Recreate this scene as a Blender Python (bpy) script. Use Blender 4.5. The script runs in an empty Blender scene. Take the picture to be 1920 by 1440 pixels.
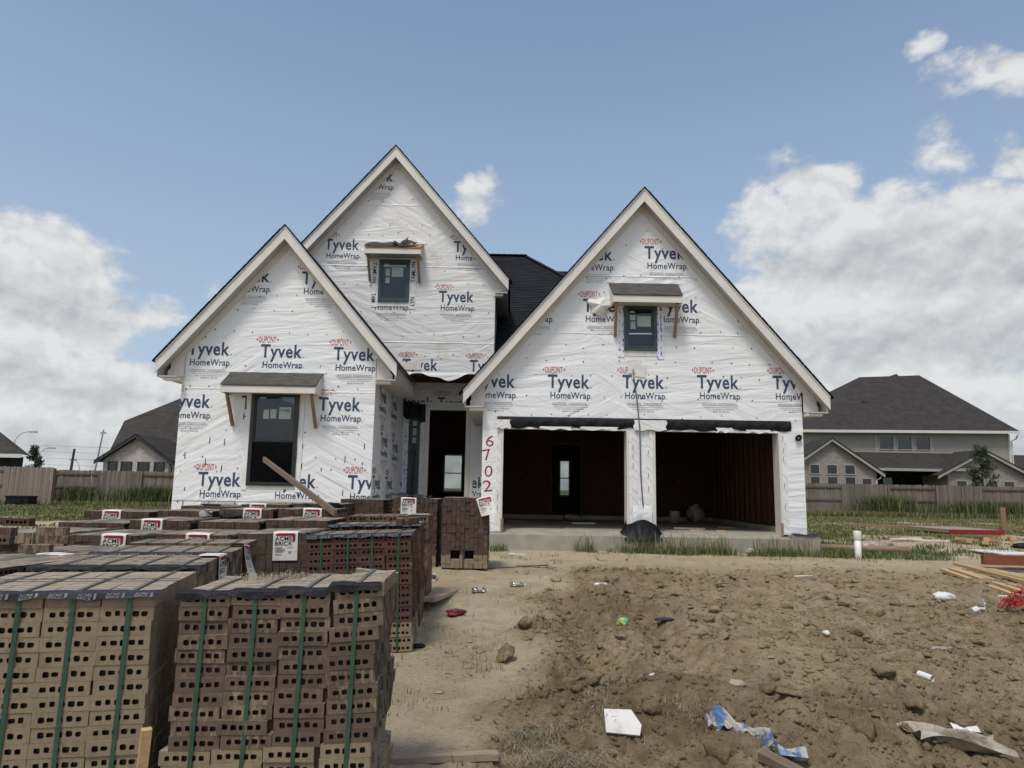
import bpy, bmesh, math, random
import numpy as np
from mathutils import Vector, Matrix
from mathutils.geometry import tessellate_polygon
random.seed(7); rng = np.random.default_rng(7)
C = bpy.context.scene.collection
S = bpy.context.scene
R = math.radians

# ------------------------------------------------------------------ camera
cd = bpy.data.cameras.new('camera'); cam = bpy.data.objects.new('camera', cd); C.objects.link(cam)
cd.sensor_width = 36.0; cd.lens = 36.0*1331/1920; cd.clip_start = 0.05; cd.clip_end = 3000
cam.location = (0, 0, 1.6)
cam.matrix_world = Matrix.Translation((0, 0, 1.6)) @ Matrix.Rotation(R(90+8.42), 4, 'X') @ Matrix.Rotation(R(1.0), 4, 'Z')
S.camera = cam
S.view_settings.view_transform = 'Standard'; S.view_settings.look = 'None'
S.view_settings.gamma = 1.0; S.view_settings.use_curve_mapping = False
S.view_settings.exposure = -0.02

# ------------------------------------------------------------------ node helpers
def link(nt, out, inp): nt.links.new(out, inp)
class NT:
    """small wrapper that builds node expressions"""
    def __init__(s, nt): s.nt = nt
    def new(s, t, **kw):
        n = s.nt.nodes.new(t)
        for k, v in kw.items(): setattr(n, k, v)
        return n
    def put(s, n, key, v):
        i = n.inputs[key]
        if isinstance(v, bpy.types.NodeSocket): s.nt.links.new(v, i)
        elif v is not None: i.default_value = v
    def math(s, op, a, b=None, c=None, clamp=False):
        n = s.new('ShaderNodeMath', operation=op, use_clamp=clamp)
        s.put(n, 0, a)
        if b is not None: s.put(n, 1, b)
        if c is not None: s.put(n, 2, c)
        return n.outputs[0]
    def vmath(s, op, a, b=None, c=None):
        n = s.new('ShaderNodeVectorMath', operation=op)
        s.put(n, 0, a)
        if b is not None: s.put(n, 3 if op == 'SCALE' else 1, b)
        return n.outputs['Value'] if op in ('DOT_PRODUCT', 'LENGTH') else n.outputs[0]
    def ramp(s, x, a, b, lo=0.0, hi=1.0, smooth=True):
        n = s.new('ShaderNodeMapRange', interpolation_type='SMOOTHSTEP' if smooth else 'LINEAR')
        s.put(n, 'Value', x); s.put(n, 'From Min', a); s.put(n, 'From Max', b); s.put(n, 'To Min', lo); s.put(n, 'To Max', hi)
        return n.outputs[0]
    def mix(s, f, a, b, blend='MIX'):
        n = s.new('ShaderNodeMix', data_type='RGBA', blend_type=blend)
        s.put(n, 0, f); s.put(n, 6, col(a)); s.put(n, 7, col(b))
        return n.outputs[2]
    def noise(s, vec, scale, detail=4, rough=.55, dist=0.0, dim='3D'):
        n = s.new('ShaderNodeTexNoise', noise_dimensions=dim)
        s.put(n, 'Vector', vec); s.put(n, 'Scale', scale); s.put(n, 'Detail', detail); s.put(n, 'Roughness', rough); s.put(n, 'Distortion', dist)
        return n.outputs[0]
    def mapping(s, vec, rot=(0, 0, 0), scale=(1, 1, 1), loc=(0, 0, 0)):
        n = s.new('ShaderNodeMapping')
        s.put(n, 'Vector', vec); n.inputs['Rotation'].default_value = rot; n.inputs['Scale'].default_value = scale; n.inputs['Location'].default_value = loc
        return n.outputs[0]
    def xyz(s, vec):
        n = s.new('ShaderNodeSeparateXYZ'); s.put(n, 0, vec); return n.outputs
    def attr(s, name, typ='GEOMETRY'):
        n = s.new('ShaderNodeAttribute', attribute_name=name, attribute_type=typ); return n.outputs['Fac']
def col(v):
    if isinstance(v, tuple): return (v[0], v[1], v[2], 1.0)
    return v

# ------------------------------------------------------------------ world: hazy blue sky with broken cumulus
SUN_EL, SUN_AZ = 60.0, 205.0           # azimuth clockwise from +Y (the sun stands behind the camera, a little to its left)
w = bpy.data.worlds.new('World'); S.world = w; w.use_nodes = True
nt = w.node_tree; nt.nodes.clear(); N = NT(nt)
sky = N.new('ShaderNodeTexSky', sky_type='NISHITA', sun_disc=False, sun_elevation=R(SUN_EL), sun_rotation=R(SUN_AZ), air_density=1.0, dust_density=1.6, ozone_density=2.2)
d = N.vmath('NORMALIZE', N.new('ShaderNodeTexCoord').outputs['Generated'])
dx, dy, dz = N.xyz(d)
CLOUDS = [  # direction, half width and half height in radians, weight
 (-.536,.810,.237,.090,.070,1.0),(-.508,.841,.187,.050,.070,1.0),(-.585,.790,.195,.080,.060,1.0),(-.560,.818,.130,.165,.045,1.0),(-.559,.826,.068,.248,.070,1.0),
 (.422,.848,.321,.130,.052,1.0),(.366,.850,.386,.060,.045,.75),(.503,.805,.300,.120,.062,1.0),(.560,.765,.275,.090,.075,1.0),(.477,.849,.227,.220,.085,1.0),(.310,.890,.335,.055,.045,.62),
 (.486,.867,.110,.300,.083,1.0),(.500,.730,.455,.060,.030,.46),(.545,.705,.452,.045,.026,.40),(.497,.775,.392,.030,.030,.32),(.559,.744,.366,.026,.030,.48),
 (-.050,.923,.382,.046,.040,.36),(-.444,.868,.222,.040,.026,.50),(-.384,.887,.257,.026,.018,.5),(.372,.897,.237,.026,.026,.6),(.461,.734,.499,.024,.018,.5)]
up = Vector((0, 0, 1))
warp = N.new('ShaderNodeTexNoise'); N.put(warp, 'Vector', d); N.put(warp, 'Scale', 7.0); N.put(warp, 'Detail', 4.0)
dw = N.vmath('ADD', d, N.vmath('SCALE', N.vmath('SUBTRACT', warp.outputs['Color'], (.5, .5, .5)), .12))
best = None; base = None
for (cx, cy, cz, a, b, wt) in CLOUDS:
    c = Vector((cx, cy, cz)).normalized(); r = c.cross(up).normalized(); u = r.cross(c).normalized()
    q = N.vmath('SUBTRACT', dw, tuple(c))
    pu = N.math('DIVIDE', N.vmath('DOT_PRODUCT', q, tuple(r)), a)
    pv = N.math('DIVIDE', N.vmath('DOT_PRODUCT', q, tuple(u)), b)
    pn = N.math('DIVIDE', N.vmath('DOT_PRODUCT', q, tuple(c)), a)
    rho2 = N.math('ADD', N.math('ADD', N.math('MULTIPLY', pu, pu), N.math('MULTIPLY', pv, pv)), N.math('MULTIPLY', pn, pn))
    v = N.math('MULTIPLY', N.math('SUBTRACT', 1.25, rho2), wt); v = N.math('MAXIMUM', v, -1.0)
    best = v if best is None else N.math('MAXIMUM', best, v)
    if a > .085:                                                   # the flat bases of the big clouds are grey
        gv = N.math('MULTIPLY', N.ramp(rho2, 1.5, .3), N.ramp(pv, .35, -.55)); base = gv if base is None else N.math('MAXIMUM', base, gv)
def cumulus(loc):
    """billowing detail: rounded heads at several sizes"""
    q = N.mapping(d, scale=(1, 1, 1.35), loc=loc); s = None
    for sc, am in ((9.0, .50), (19.0, .30), (41.0, .17), (90.0, .09)):
        m_ = N.math('MULTIPLY', N.math('ABSOLUTE', N.math('SUBTRACT', N.noise(q, sc, 1.5, .5, .35), .5)), 4.0*am)
        s = m_ if s is None else N.math('ADD', s, m_)
    return s
fb = N.noise(N.mapping(d, scale=(1, 1, 1.6)), 11.0, 10, .62)
b1 = cumulus((0, 0, 0)); b2 = cumulus((.006, .008, -.017))
big = N.noise(N.mapping(d, scale=(1, 1, 2.2), loc=(3.1, .4, 1.3)), 2.3, 3, .5)   # the same kind of sky all the way round
front = N.ramp(N.vmath('DOT_PRODUCT', d, (0, .987, .16)), .62, .80)
elsewhere = N.math('MULTIPLY', N.math('SUBTRACT', N.math('MULTIPLY', big, 4.2), N.math('ADD', 1.75, N.math('MULTIPLY', dz, .7))), N.math('SUBTRACT', 1.0, front))
elsewhere = N.math('SUBTRACT', elsewhere, front)
best = N.math('MAXIMUM', N.math('MAXIMUM', best, elsewhere), -1.0)
low = N.ramp(dz, .15, .02, 0.0, .75)                              # the far bank of cloud along the horizon
best = N.math('MAXIMUM', best, N.math('SUBTRACT', N.math('MULTIPLY', low, 1.9), 1.0))
dens = N.math('ADD', best, N.math('ADD', N.math('MULTIPLY', N.math('SUBTRACT', fb, .5), 2.9), N.math('MULTIPLY', N.math('SUBTRACT', b1, .55), -.5)))
mask = N.math('MULTIPLY', N.ramp(dens, .05, .75), .98)
rel = N.math('MULTIPLY', N.math('SUBTRACT', b2, b1), .62)
soft = N.noise(N.mapping(d, scale=(1, 1, 2.2), loc=(0, 2, .1)), 7.0, 5, .55)
grey = N.math('ADD', N.math('MULTIPLY', base, .36), N.math('MULTIPLY', N.ramp(soft, .40, .66), N.ramp(dens, .5, 1.6, 0, .17)))
thick = N.ramp(dens, .2, 1.0, .72, .98)
lit = N.math('ADD', N.math('SUBTRACT', thick, grey), rel, clamp=True)
cloud = N.mix(lit, (3.2, 3.5, 3.9), (7.75, 7.9, 7.95))
skyc = N.vmath('MULTIPLY', sky.outputs[0], (1.93, 1.78, 1.66))
hz = N.ramp(dz, .85, .0, 0.0, .62)
skyc = N.mix(hz, skyc, (4.2, 5.2, 6.4))
mixc = N.mix(mask, skyc, cloud)
bg = N.new('ShaderNodeBackground'); N.put(bg, 'Color', mixc); N.put(bg, 'Strength', .1)
link(nt, bg.outputs[0], N.new('ShaderNodeOutputWorld').inputs[0])

sl = bpy.data.lights.new('sun', 'SUN'); sun = bpy.data.objects.new('sun', sl); C.objects.link(sun)
sl.energy = 2.3; sl.angle = R(13); sl.color = (1.0, .95, .87)
az, el = R(SUN_AZ), R(SUN_EL)
sdir = Vector((math.sin(az)*math.cos(el), math.cos(az)*math.cos(el), math.sin(el)))
sun.rotation_euler = sdir.to_track_quat('Z', 'Y').to_euler(); sun.location = (-10, -20, 40)

# ------------------------------------------------------------------ materials
def base_mat(name):
    m = bpy.data.materials.new(name); m.use_nodes = True
    t = m.node_tree; t.nodes.clear(); n = NT(t)
    p = n.new('ShaderNodeBsdfPrincipled'); o = n.new('ShaderNodeOutputMaterial'); link(t, p.outputs[0], o.inputs[0])
    return m, n, p
def obj_vec(n): return n.new('ShaderNodeTexCoord').outputs['Object']
def bump(n, p, h, dist, strength=1.0):
    b = n.new('ShaderNodeBump'); n.put(b, 'Height', h); n.put(b, 'Distance', dist); n.put(b, 'Strength', strength); link(n.nt, b.outputs[0], p.inputs['Normal'])
def M(name, c1, c2=None, scale=6.0, detail=5, rough=.75, bscale=None, bd=.003, stretch=(1, 1, 1), rand=0.0, metal=0.0, spec=.3, lo=.3, hi=.7):
    """plain two-tone procedural material with fine relief and, if asked, a tone of its own per object"""
    m, n, p = base_mat(name); v = n.mapping(obj_vec(n), scale=stretch)
    f = n.ramp(n.noise(v, scale, detail, .6), lo, hi)
    c = n.mix(f, c1, c2 or tuple(x*.8 for x in c1))
    if rand:
        rn = n.new('ShaderNodeObjectInfo').outputs['Random']
        h = n.new('ShaderNodeHueSaturation'); n.put(h, 'Color', c); n.put(h, 'Value', n.math('ADD', 1-rand, n.math('MULTIPLY', rn, 2*rand))); c = h.outputs[0]
    n.put(p, 'Base Color', c); n.put(p, 'Roughness', rough); n.put(p, 'Metallic', metal); n.put(p, 'Specular IOR Level', spec)
    if bscale: bump(n, p, n.noise(v, bscale, 6, .65), bd)
    return m
MAT = {}
def wrap_height(n, v):
    """drawn-tight housewrap: long slanting pulls, small creases"""
    def pulls(deg, stretch, scale, off):
        q = n.mapping(n.mapping(v, rot=(0, R(deg), 0), loc=off), scale=(.38, 1, stretch))
        return n.noise(q, scale, 4, .5, .5)
    a = pulls(-27, 2.6, 2.1, (0, 0, 0)); b = pulls(30, 2.4, 2.3, (7, 0, 3)); h = pulls(4, 2.8, 1.9, (3, 0, 9))
    k = n.noise(v, .50, 2, .5); k2 = n.noise(n.mapping(v, loc=(5, 5, 5)), .45, 2, .5)
    f = n.ramp(k, .42, .58); f2 = n.ramp(k2, .42, .60)
    m1 = n.math('ADD', n.math('MULTIPLY', a, f), n.math('MULTIPLY', b, n.math('SUBTRACT', 1.0, f)))
    ab = n.math('ADD', n.math('MULTIPLY', m1, f2), n.math('MULTIPLY', h, n.math('SUBTRACT', 1.0, f2)))
    fine = n.noise(n.mapping(v, rot=(0, .4, 0)), 10.0, 4, .6, 1.5)
    ridge = n.math('ABSOLUTE', n.math('SUBTRACT', fine, .5))
    crink = n.ramp(n.noise(n.mapping(v, loc=(2, 0, 8)), .8, 3, .5), .42, .62, .08, .50)
    return n.math('ADD', ab, n.math('MULTIPLY', ridge, n.math('MULTIPLY', crink, .55)))
def wrap_mat(name, base, ink=False, dirt=.35):
    m, n, p = base_mat(name); v = obj_vec(n)
    c = base
    if not ink:
        st = n.ramp(n.noise(n.mapping(v, scale=(1, 1, .7)), 1.1, 6, .65), .56, .80)
        c = n.mix(n.math('MULTIPLY', st, dirt), base, (.50, .46, .38))
        c = n.mix(n.math('MULTIPLY', n.ramp(n.noise(v, 7.0, 6, .7), .5, .8), .18), c, (.60, .59, .56))
    else:
        c = n.mix(n.math('MULTIPLY', n.ramp(n.noise(v, 60.0, 4, .7), .55, .8), .35), base, (.5, .52, .55))
    n.put(p, 'Base Color', c); n.put(p, 'Roughness', .48); n.put(p, 'Specular IOR Level', .35)
    bump(n, p, wrap_height(n, v), .056, .9)
    return m
MAT['wrap'] = wrap_mat('house_wrap', (.715, .74, .75))
MAT['wrap_dim'] = wrap_mat('house_wrap_soiled', (.68, .69, .68), dirt=.95)
MAT['ink_blue'] = wrap_mat('blue_ink', (.030, .055, .110), True)
MAT['ink_red'] = wrap_mat('red_ink', (.40, .055, .060), True)
MAT['ink_grey'] = wrap_mat('grey_ink', (.28, .29, .31), True)
MAT['spray_red'] = wrap_mat('red_spray_paint', (.27, .015, .03), True)
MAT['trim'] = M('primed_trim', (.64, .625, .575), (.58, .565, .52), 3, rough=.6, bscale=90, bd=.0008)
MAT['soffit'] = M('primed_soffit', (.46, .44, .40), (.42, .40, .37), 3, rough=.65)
MAT['drip'] = M('drip_edge_metal', (.72, .73, .74), (.62, .63, .65), 20, rough=.35, spec=.5)
MAT['black'] = M('black_sheet', (.006, .0065, .008), (.012, .013, .015), 8, rough=.5, bscale=9, bd=.02, spec=.2)
MAT['blackmat'] = M('black_felt', (.030, .030, .031), (.05, .05, .05), 8, rough=.8, bscale=30, bd=.004)
MAT['felt'] = M('roof_felt', (.050, .048, .045), (.085, .080, .070), 5, rough=.75, bscale=14, bd=.006, stretch=(1, 1, 3))
MAT['wood'] = M('weathered_lumber', (.20, .125, .07), (.30, .20, .12), 5, rough=.75, stretch=(1, 9, 9), bscale=26, bd=.002, rand=.15)
MAT['pine'] = M('fresh_pine', (.50, .36, .18), (.38, .26, .125), 4, rough=.65, stretch=(1, 14, 14), bscale=30, bd=.001, rand=.14)
MAT['oldboard'] = M('grey_board', (.26, .20, .14), (.36, .29, .21), 6, rough=.85, stretch=(1, 8, 8), bscale=30, bd=.002, rand=.1)
MAT['greyboard'] = M('weathered_board', (.135, .100, .070), (.20, .155, .115), 5, rough=.8, stretch=(1, 9, 9), bscale=26, bd=.002)
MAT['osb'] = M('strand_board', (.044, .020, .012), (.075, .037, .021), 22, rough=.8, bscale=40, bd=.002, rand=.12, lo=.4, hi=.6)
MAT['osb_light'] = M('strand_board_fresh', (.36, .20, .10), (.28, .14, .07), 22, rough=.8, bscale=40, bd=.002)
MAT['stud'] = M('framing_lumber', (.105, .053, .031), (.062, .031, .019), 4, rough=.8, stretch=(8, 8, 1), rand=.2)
MAT['concrete'] = M('concrete', (.36, .325, .27), (.27, .245, .205), 3.0, 7, rough=.9, bscale=30, bd=.003)
MAT['frame'] = M('dark_green_frame', (.007, .011, .012), (.010, .015, .016), 6, rough=.35, spec=.5)
MAT['framegreen'] = M('green_frame', (.022, .050, .047), (.028, .058, .054), 6, rough=.38, spec=.5)
MAT['white'] = M('white_plastic', (.74, .75, .74), (.64, .64, .62), 4, rough=.45, spec=.5, bscale=5, bd=.004)
MAT['paper'] = M('paper', (.66, .65, .62), (.50, .48, .43), 5, rough=.55, bscale=7, bd=.006, lo=.45, hi=.8)
MAT['sticker'] = M('window_sticker', (.42, .46, .43), (.36, .40, .38), 9, rough=.5)
MAT['strap'] = M('green_strap', (.016, .060, .034), (.026, .082, .048), 18, rough=.42, spec=.5, bscale=120, bd=.0006)
MAT['strapdark'] = M('dull_green_strap', (.030, .050, .035), (.05, .065, .045), 18, rough=.55)
MAT['strapdust'] = M('dusty_strap', (.085, .105, .085), (.13, .135, .11), 18, rough=.6)
MAT['liner'] = M('printed_liner', (.016, .020, .030), (.040, .044, .052), 9, rough=.62, bscale=12, bd=.01, spec=.18)
MAT['linergrey'] = M('liner_grey_ink', (.20, .21, .23), (.13, .14, .155), 30, rough=.6)
MAT['print_black'] = M('print_black', (.012, .012, .013), (.03, .03, .03), 60, rough=.5)
MAT['print_red'] = M('print_red', (.30, .010, .022), (.24, .012, .02), 40, rough=.5)
MAT['print_grey'] = M('print_grey', (.30, .30, .31), (.2, .2, .2), 60, rough=.6)
MAT['pvc'] = M('white_pvc', (.72, .72, .69), (.62, .61, .56), 5, rough=.35, spec=.5)
MAT['cardboard'] = M('cardboard', (.27, .20, .13), (.20, .15, .10), 8, rough=.85, bscale=20, bd=.003)
MAT['redpaint'] = M('red_painted_edge', (.24, .022, .022), (.17, .02, .02), 8, rough=.6)
MAT['redbrown'] = M('red_brown_beam', (.16, .050, .020), (.21, .075, .032), 5, rough=.6, stretch=(1, 9, 9))
MAT['net'] = M('orange_red_net', (.42, .035, .035), (.33, .03, .03), 8, rough=.45)
MAT['cable'] = M('grey_cable', (.10, .10, .10), (.13, .13, .13), 9, rough=.5)
MAT['steel'] = M('galvanised_steel', (.30, .31, .32), (.24, .25, .26), 6, rough=.5, spec=.5)
MAT['polewood'] = M('pole_wood', (.05, .045, .04), (.07, .06, .05), 4, rough=.9)
MAT['wire'] = M('wire', (.10, .105, .11), (.08, .08, .09), 4, rough=.6)
MAT['fence'] = M('weathered_cedar', (.125, .108, .086), (.190, .168, .138), 3.5, 6, rough=.9, stretch=(6, 6, .8), bscale=20, bd=.004, rand=.22)
MAT['fence_tan'] = M('tan_cedar', (.175, .145, .115), (.235, .205, .170), 3.5, 6, rough=.9, stretch=(6, 6, .8), bscale=20, bd=.004, rand=.16)
MAT['rail'] = M('fence_rail', (.125, .092, .062), (.10, .075, .055), 3, rough=.9, stretch=(1, 6, 6), rand=.1)
MAT['magenta'] = M('dark_red_film', (.24, .012, .045), (.10, .008, .02), 9, rough=.35, spec=.5, bscale=14, bd=.02)
MAT['yellowgreen'] = M('printed_wrapper', (.55, .55, .10), (.10, .38, .30), 28, 2, rough=.4, lo=.47, hi=.53)
MAT['bluefilm'] = M('printed_film', (.10, .19, .36), (.46, .44, .40), 9, 3, rough=.4, bscale=12, bd=.02, lo=.44, hi=.56)
MAT['clearfilm'] = M('dirty_clear_film', (.42, .38, .31), (.27, .225, .165), 6, rough=.3, spec=.6, bscale=9, bd=.03)
MAT['tape_blue'] = None
def tape_mat(name, ink):
    m, n, p = base_mat(name); v = obj_vec(n)
    a = n.noise(n.mapping(v, scale=(1.0, 1, .35)), 34.0, 3, .6)
    st = n.math('SINE', n.math('MULTIPLY', n.xyz(v)[0], 75.0))
    f = n.math('MULTIPLY', n.ramp(a, .50, .56), n.ramp(st, -.4, .1))
    c = n.mix(f, (.74, .76, .80), ink)
    n.put(p, 'Base Color', c); n.put(p, 'Roughness', .3); n.put(p, 'Specular IOR Level', .5)
    bump(n, p, n.noise(n.mapping(v, scale=(1, 1, .6)), 12, 5, .6), .02)
    return m
MAT['tape_blue'] = tape_mat('blue_printed_flashing', (.035, .085, .36))
def glass_mat(name, tint, refl=.16):
    m = bpy.data.materials.new(name); m.use_nodes = True; t = m.node_tree; t.nodes.clear(); n = NT(t)
    tr = n.new('ShaderNodeBsdfTransparent'); tr.inputs[0].default_value = (*tint, 1)
    gl = n.new('ShaderNodeBsdfGlossy'); gl.inputs['Roughness'].default_value = .03; gl.inputs['Color'].default_value = (.9, .95, 1, 1)
    v = obj_vec(n); b = n.new('ShaderNodeBump'); n.put(b, 'Height', n.noise(v, 1.6, 2, .5)); n.put(b, 'Distance', .02); n.put(b, 'Strength', .35); link(t, b.outputs[0], gl.inputs['Normal'])
    fr = n.new('ShaderNodeFresnel'); fr.inputs[0].default_value = 1.5
    mx = n.new('ShaderNodeMixShader'); n.put(mx, 0, n.math('ADD', fr.outputs[0], refl, clamp=True)); link(t, tr.outputs[0], mx.inputs[1]); link(t, gl.outputs[0], mx.inputs[2])
    link(t, mx.outputs[0], n.new('ShaderNodeOutputMaterial').inputs[0])
    return m
MAT['glass'] = glass_mat('window_glass', (.22, .25, .26), .02)
MAT['glass_far'] = glass_mat('far_window_glass', (.20, .24, .25), .03)
MAT['bottle'] = glass_mat('clear_bottle', (.80, .82, .80), .16)
def shingle_mat(name, c1, c2, tab=(.30, .14), relief=.008):
    m, n, p = base_mat(name); tc = n.new('ShaderNodeTexCoord'); v = tc.outputs['UV']
    b = n.new('ShaderNodeTexBrick', offset=.5, squash=1.0); n.put(b, 'Vector', v); b.inputs['Scale'].default_value = 1.0
    b.inputs['Brick Width'].default_value = tab[0]; b.inputs['Row Height'].default_value = tab[1]; b.inputs['Mortar Size'].default_value = .008; b.inputs['Mortar Smooth'].default_value = .4
    n.put(b, 'Color1', (*c1, 1)); n.put(b, 'Color2', (*c2, 1)); n.put(b, 'Mortar', (c1[0]*.35, c1[1]*.35, c1[2]*.35, 1))
    g = n.noise(v, 1.3, 5, .6)
    c = n.mix(n.ramp(g, .35, .7, 0, .45), b.outputs['Color'], tuple(x*1.35 for x in c2))
    c = n.mix(n.ramp(n.noise(v, 160, 2, .6), .35, .7, 0, .4), c, tuple(x*.55 for x in c1))
    n.put(p, 'Base Color', c); n.put(p, 'Roughness', .92); n.put(p, 'Specular IOR Level', .2)
    saw = n.math('FRACT', n.math('DIVIDE', n.xyz(v)[1], tab[1]))
    bump(n, p, n.math('ADD', n.math('MULTIPLY', n.math('SUBTRACT', 1.0, saw), 1.0), n.math('MULTIPLY', b.outputs['Fac'], -.6)), relief)
    return m
MAT['shingle_black'] = shingle_mat('black_shingles', (.012, .013, .016), (.020, .021, .025))
MAT['shingle_brown'] = shingle_mat('brown_grey_shingles', (.034, .031, .029), (.056, .051, .047))
MAT['shingle_taupe'] = shingle_mat('taupe_shingles', (.040, .036, .033), (.062, .056, .051))
def wallbrick_mat(name, c1, c2, mortar):
    m, n, p = base_mat(name); v = n.new('ShaderNodeTexCoord').outputs['UV']
    b = n.new('ShaderNodeTexBrick', offset=.5); n.put(b, 'Vector', v); b.inputs['Scale'].default_value = 1.0
    b.inputs['Brick Width'].default_value = .25; b.inputs['Row Height'].default_value = .08; b.inputs['Mortar Size'].default_value = .008
    n.put(b, 'Color1', (*c1, 1)); n.put(b, 'Color2', (*c2, 1)); n.put(b, 'Mortar', (*mortar, 1)); b.inputs['Bias'].default_value = -.1
    c = n.mix(n.ramp(n.noise(n.mapping(v, scale=(1, 2.6, 1)), 2.6, 7, .8), .42, .66, 0, .75), b.outputs['Color'], mortar); c = n.mix(n.ramp(n.noise(n.mapping(v, scale=(1, 3, 1), loc=(4, 9, 0)), 3.5, 5, .8), .52, .70, 0, .7), c, tuple(x*.45 for x in c1))
    n.put(p, 'Base Color', c); n.put(p, 'Roughness', .9); bump(n, p, b.outputs['Fac'], -.008)
    return m
MAT['brick_grey'] = wallbrick_mat('grey_brown_wall_brick', (.20, .165, .14), (.33, .285, .25), (.36, .33, .30))
MAT['brick_white'] = wallbrick_mat('whitewashed_wall_brick', (.34, .29, .25), (.56, .51, .46), (.50, .47, .43))
MAT['siding'] = M('grey_green_siding', (.30, .29, .25), (.275, .265, .23), 2, rough=.7)
MAT['greytrim'] = M('grey_trim', (.34, .33, .295), (.31, .30, .27), 2, rough=.6)
MAT['darktrim'] = M('charcoal_trim', (.030, .034, .040), (.036, .040, .046), 2, rough=.6)
MAT['whitetrim'] = M('pale_trim', (.60, .59, .55), (.55, .54, .50), 2, rough=.6)
MAT['patio'] = M('dark_patio', (.020, .020, .022), (.03, .03, .03), 2, rough=.9)
MAT['bark'] = M('bark', (.09, .07, .05), (.06, .048, .036), 12, rough=.95, bscale=30, bd=.01)

MAT['brick_core'] = M('core_shade_clay', (.026, .018, .014), (.036, .024, .019), 30, rough=.95)  # mud-free clay, painted darker than the brick as shade inside the holes
def brick_mat(name, ca, cb, cc):
    m, n, p = base_mat(name); v = obj_vec(n)
    oi = n.new('ShaderNodeObjectInfo'); rn = oi.outputs['Random']
    vv = n.vmath('ADD', v, n.vmath('SCALE', n.new('ShaderNodeCombineXYZ').outputs[0], 1.0))
    cx = n.new('ShaderNodeCombineXYZ'); n.put(cx, 0, n.math('MULTIPLY', rn, 37.0)); n.put(cx, 1, n.math('MULTIPLY', rn, 91.0)); n.put(cx, 2, n.math('MULTIPLY', rn, 13.0))
    vv = n.vmath('ADD', v, cx.outputs[0])
    tone = n.mix(n.ramp(rn, .0, .5, smooth=False), ca, cb); tone = n.mix(n.ramp(rn, .55, 1.0, smooth=False), tone, cc)
    tone = n.mix(n.ramp(n.noise(vv, 9, 4, .6), .4, .7, 0, .5), tone, tuple(x*.62 for x in ca))
    mud = n.attr('mud', 'OBJECT')
    nz = n.math('ADD', n.math('MULTIPLY', n.noise(n.mapping(vv, scale=(1.6, 1, .30)), 26, 6, .7), .55), n.math('MULTIPLY', n.noise(vv, 8, 7, .72), .45))
    edge = n.math('SUBTRACT', 1.02, n.math('MULTIPLY', mud, .92))
    mm = n.ramp(n.math('SUBTRACT', nz, n.math('MULTIPLY', edge, .64)), -.03, .13)
    geo = n.new('ShaderNodeNewGeometry'); gz = n.xyz(geo.outputs['True Normal'])[2]
    topdust = n.math('MULTIPLY', n.ramp(gz, .6, .9), n.math('MULTIPLY', n.ramp(n.noise(vv, 11, 7, .7), .26, .56, .35, .97), n.ramp(n.math('FRACT', n.math('MULTIPLY', rn, 7.3)), 0, .9, .50, 1.0)))
    mm = n.math('MAXIMUM', mm, topdust)
    mudc = n.mix(n.noise(vv, 6, 5, .6), (.195, .152, .098), (.315, .25, .172))
    mudc = n.mix(n.math('MULTIPLY', n.ramp(gz, .6, .9), .55), mudc, (.46, .42, .345))
    mudc = n.mix(n.ramp(n.noise(n.mapping(vv, scale=(1.5, 1, .5)), 24, 6, .75), .50, .72, 0, .65), mudc, (.135, .100, .066))
    c = n.mix(n.math('MULTIPLY', mm, .93), tone, mudc)
    c = n.mix(n.ramp(n.noise(vv, 70, 4, .7), .56, .78, 0, .5), c, tuple(x*.5 for x in ca))
    n.put(p, 'Base Color', c); n.put(p, 'Roughness', .93); n.put(p, 'Specular IOR Level', .18)
    h = n.math('ADD', n.noise(n.mapping(vv, scale=(1, 1, .6)), 55, 6, .7), n.math('MULTIPLY', mm, .35))
    bump(n, p, h, .0045)
    return m
MAT['brick_brown'] = brick_mat('brown_brick', (.066, .045, .036), (.100, .066, .050), (.082, .060, .052))
MAT['brick_red'] = brick_mat('red_brown_brick', (.076, .044, .035), (.108, .058, .043), (.062, .040, .034))
MAT['brick_dusk'] = brick_mat('mauve_brown_brick', (.105, .076, .057), (.145, .104, .076), (.090, .067, .053))

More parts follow.
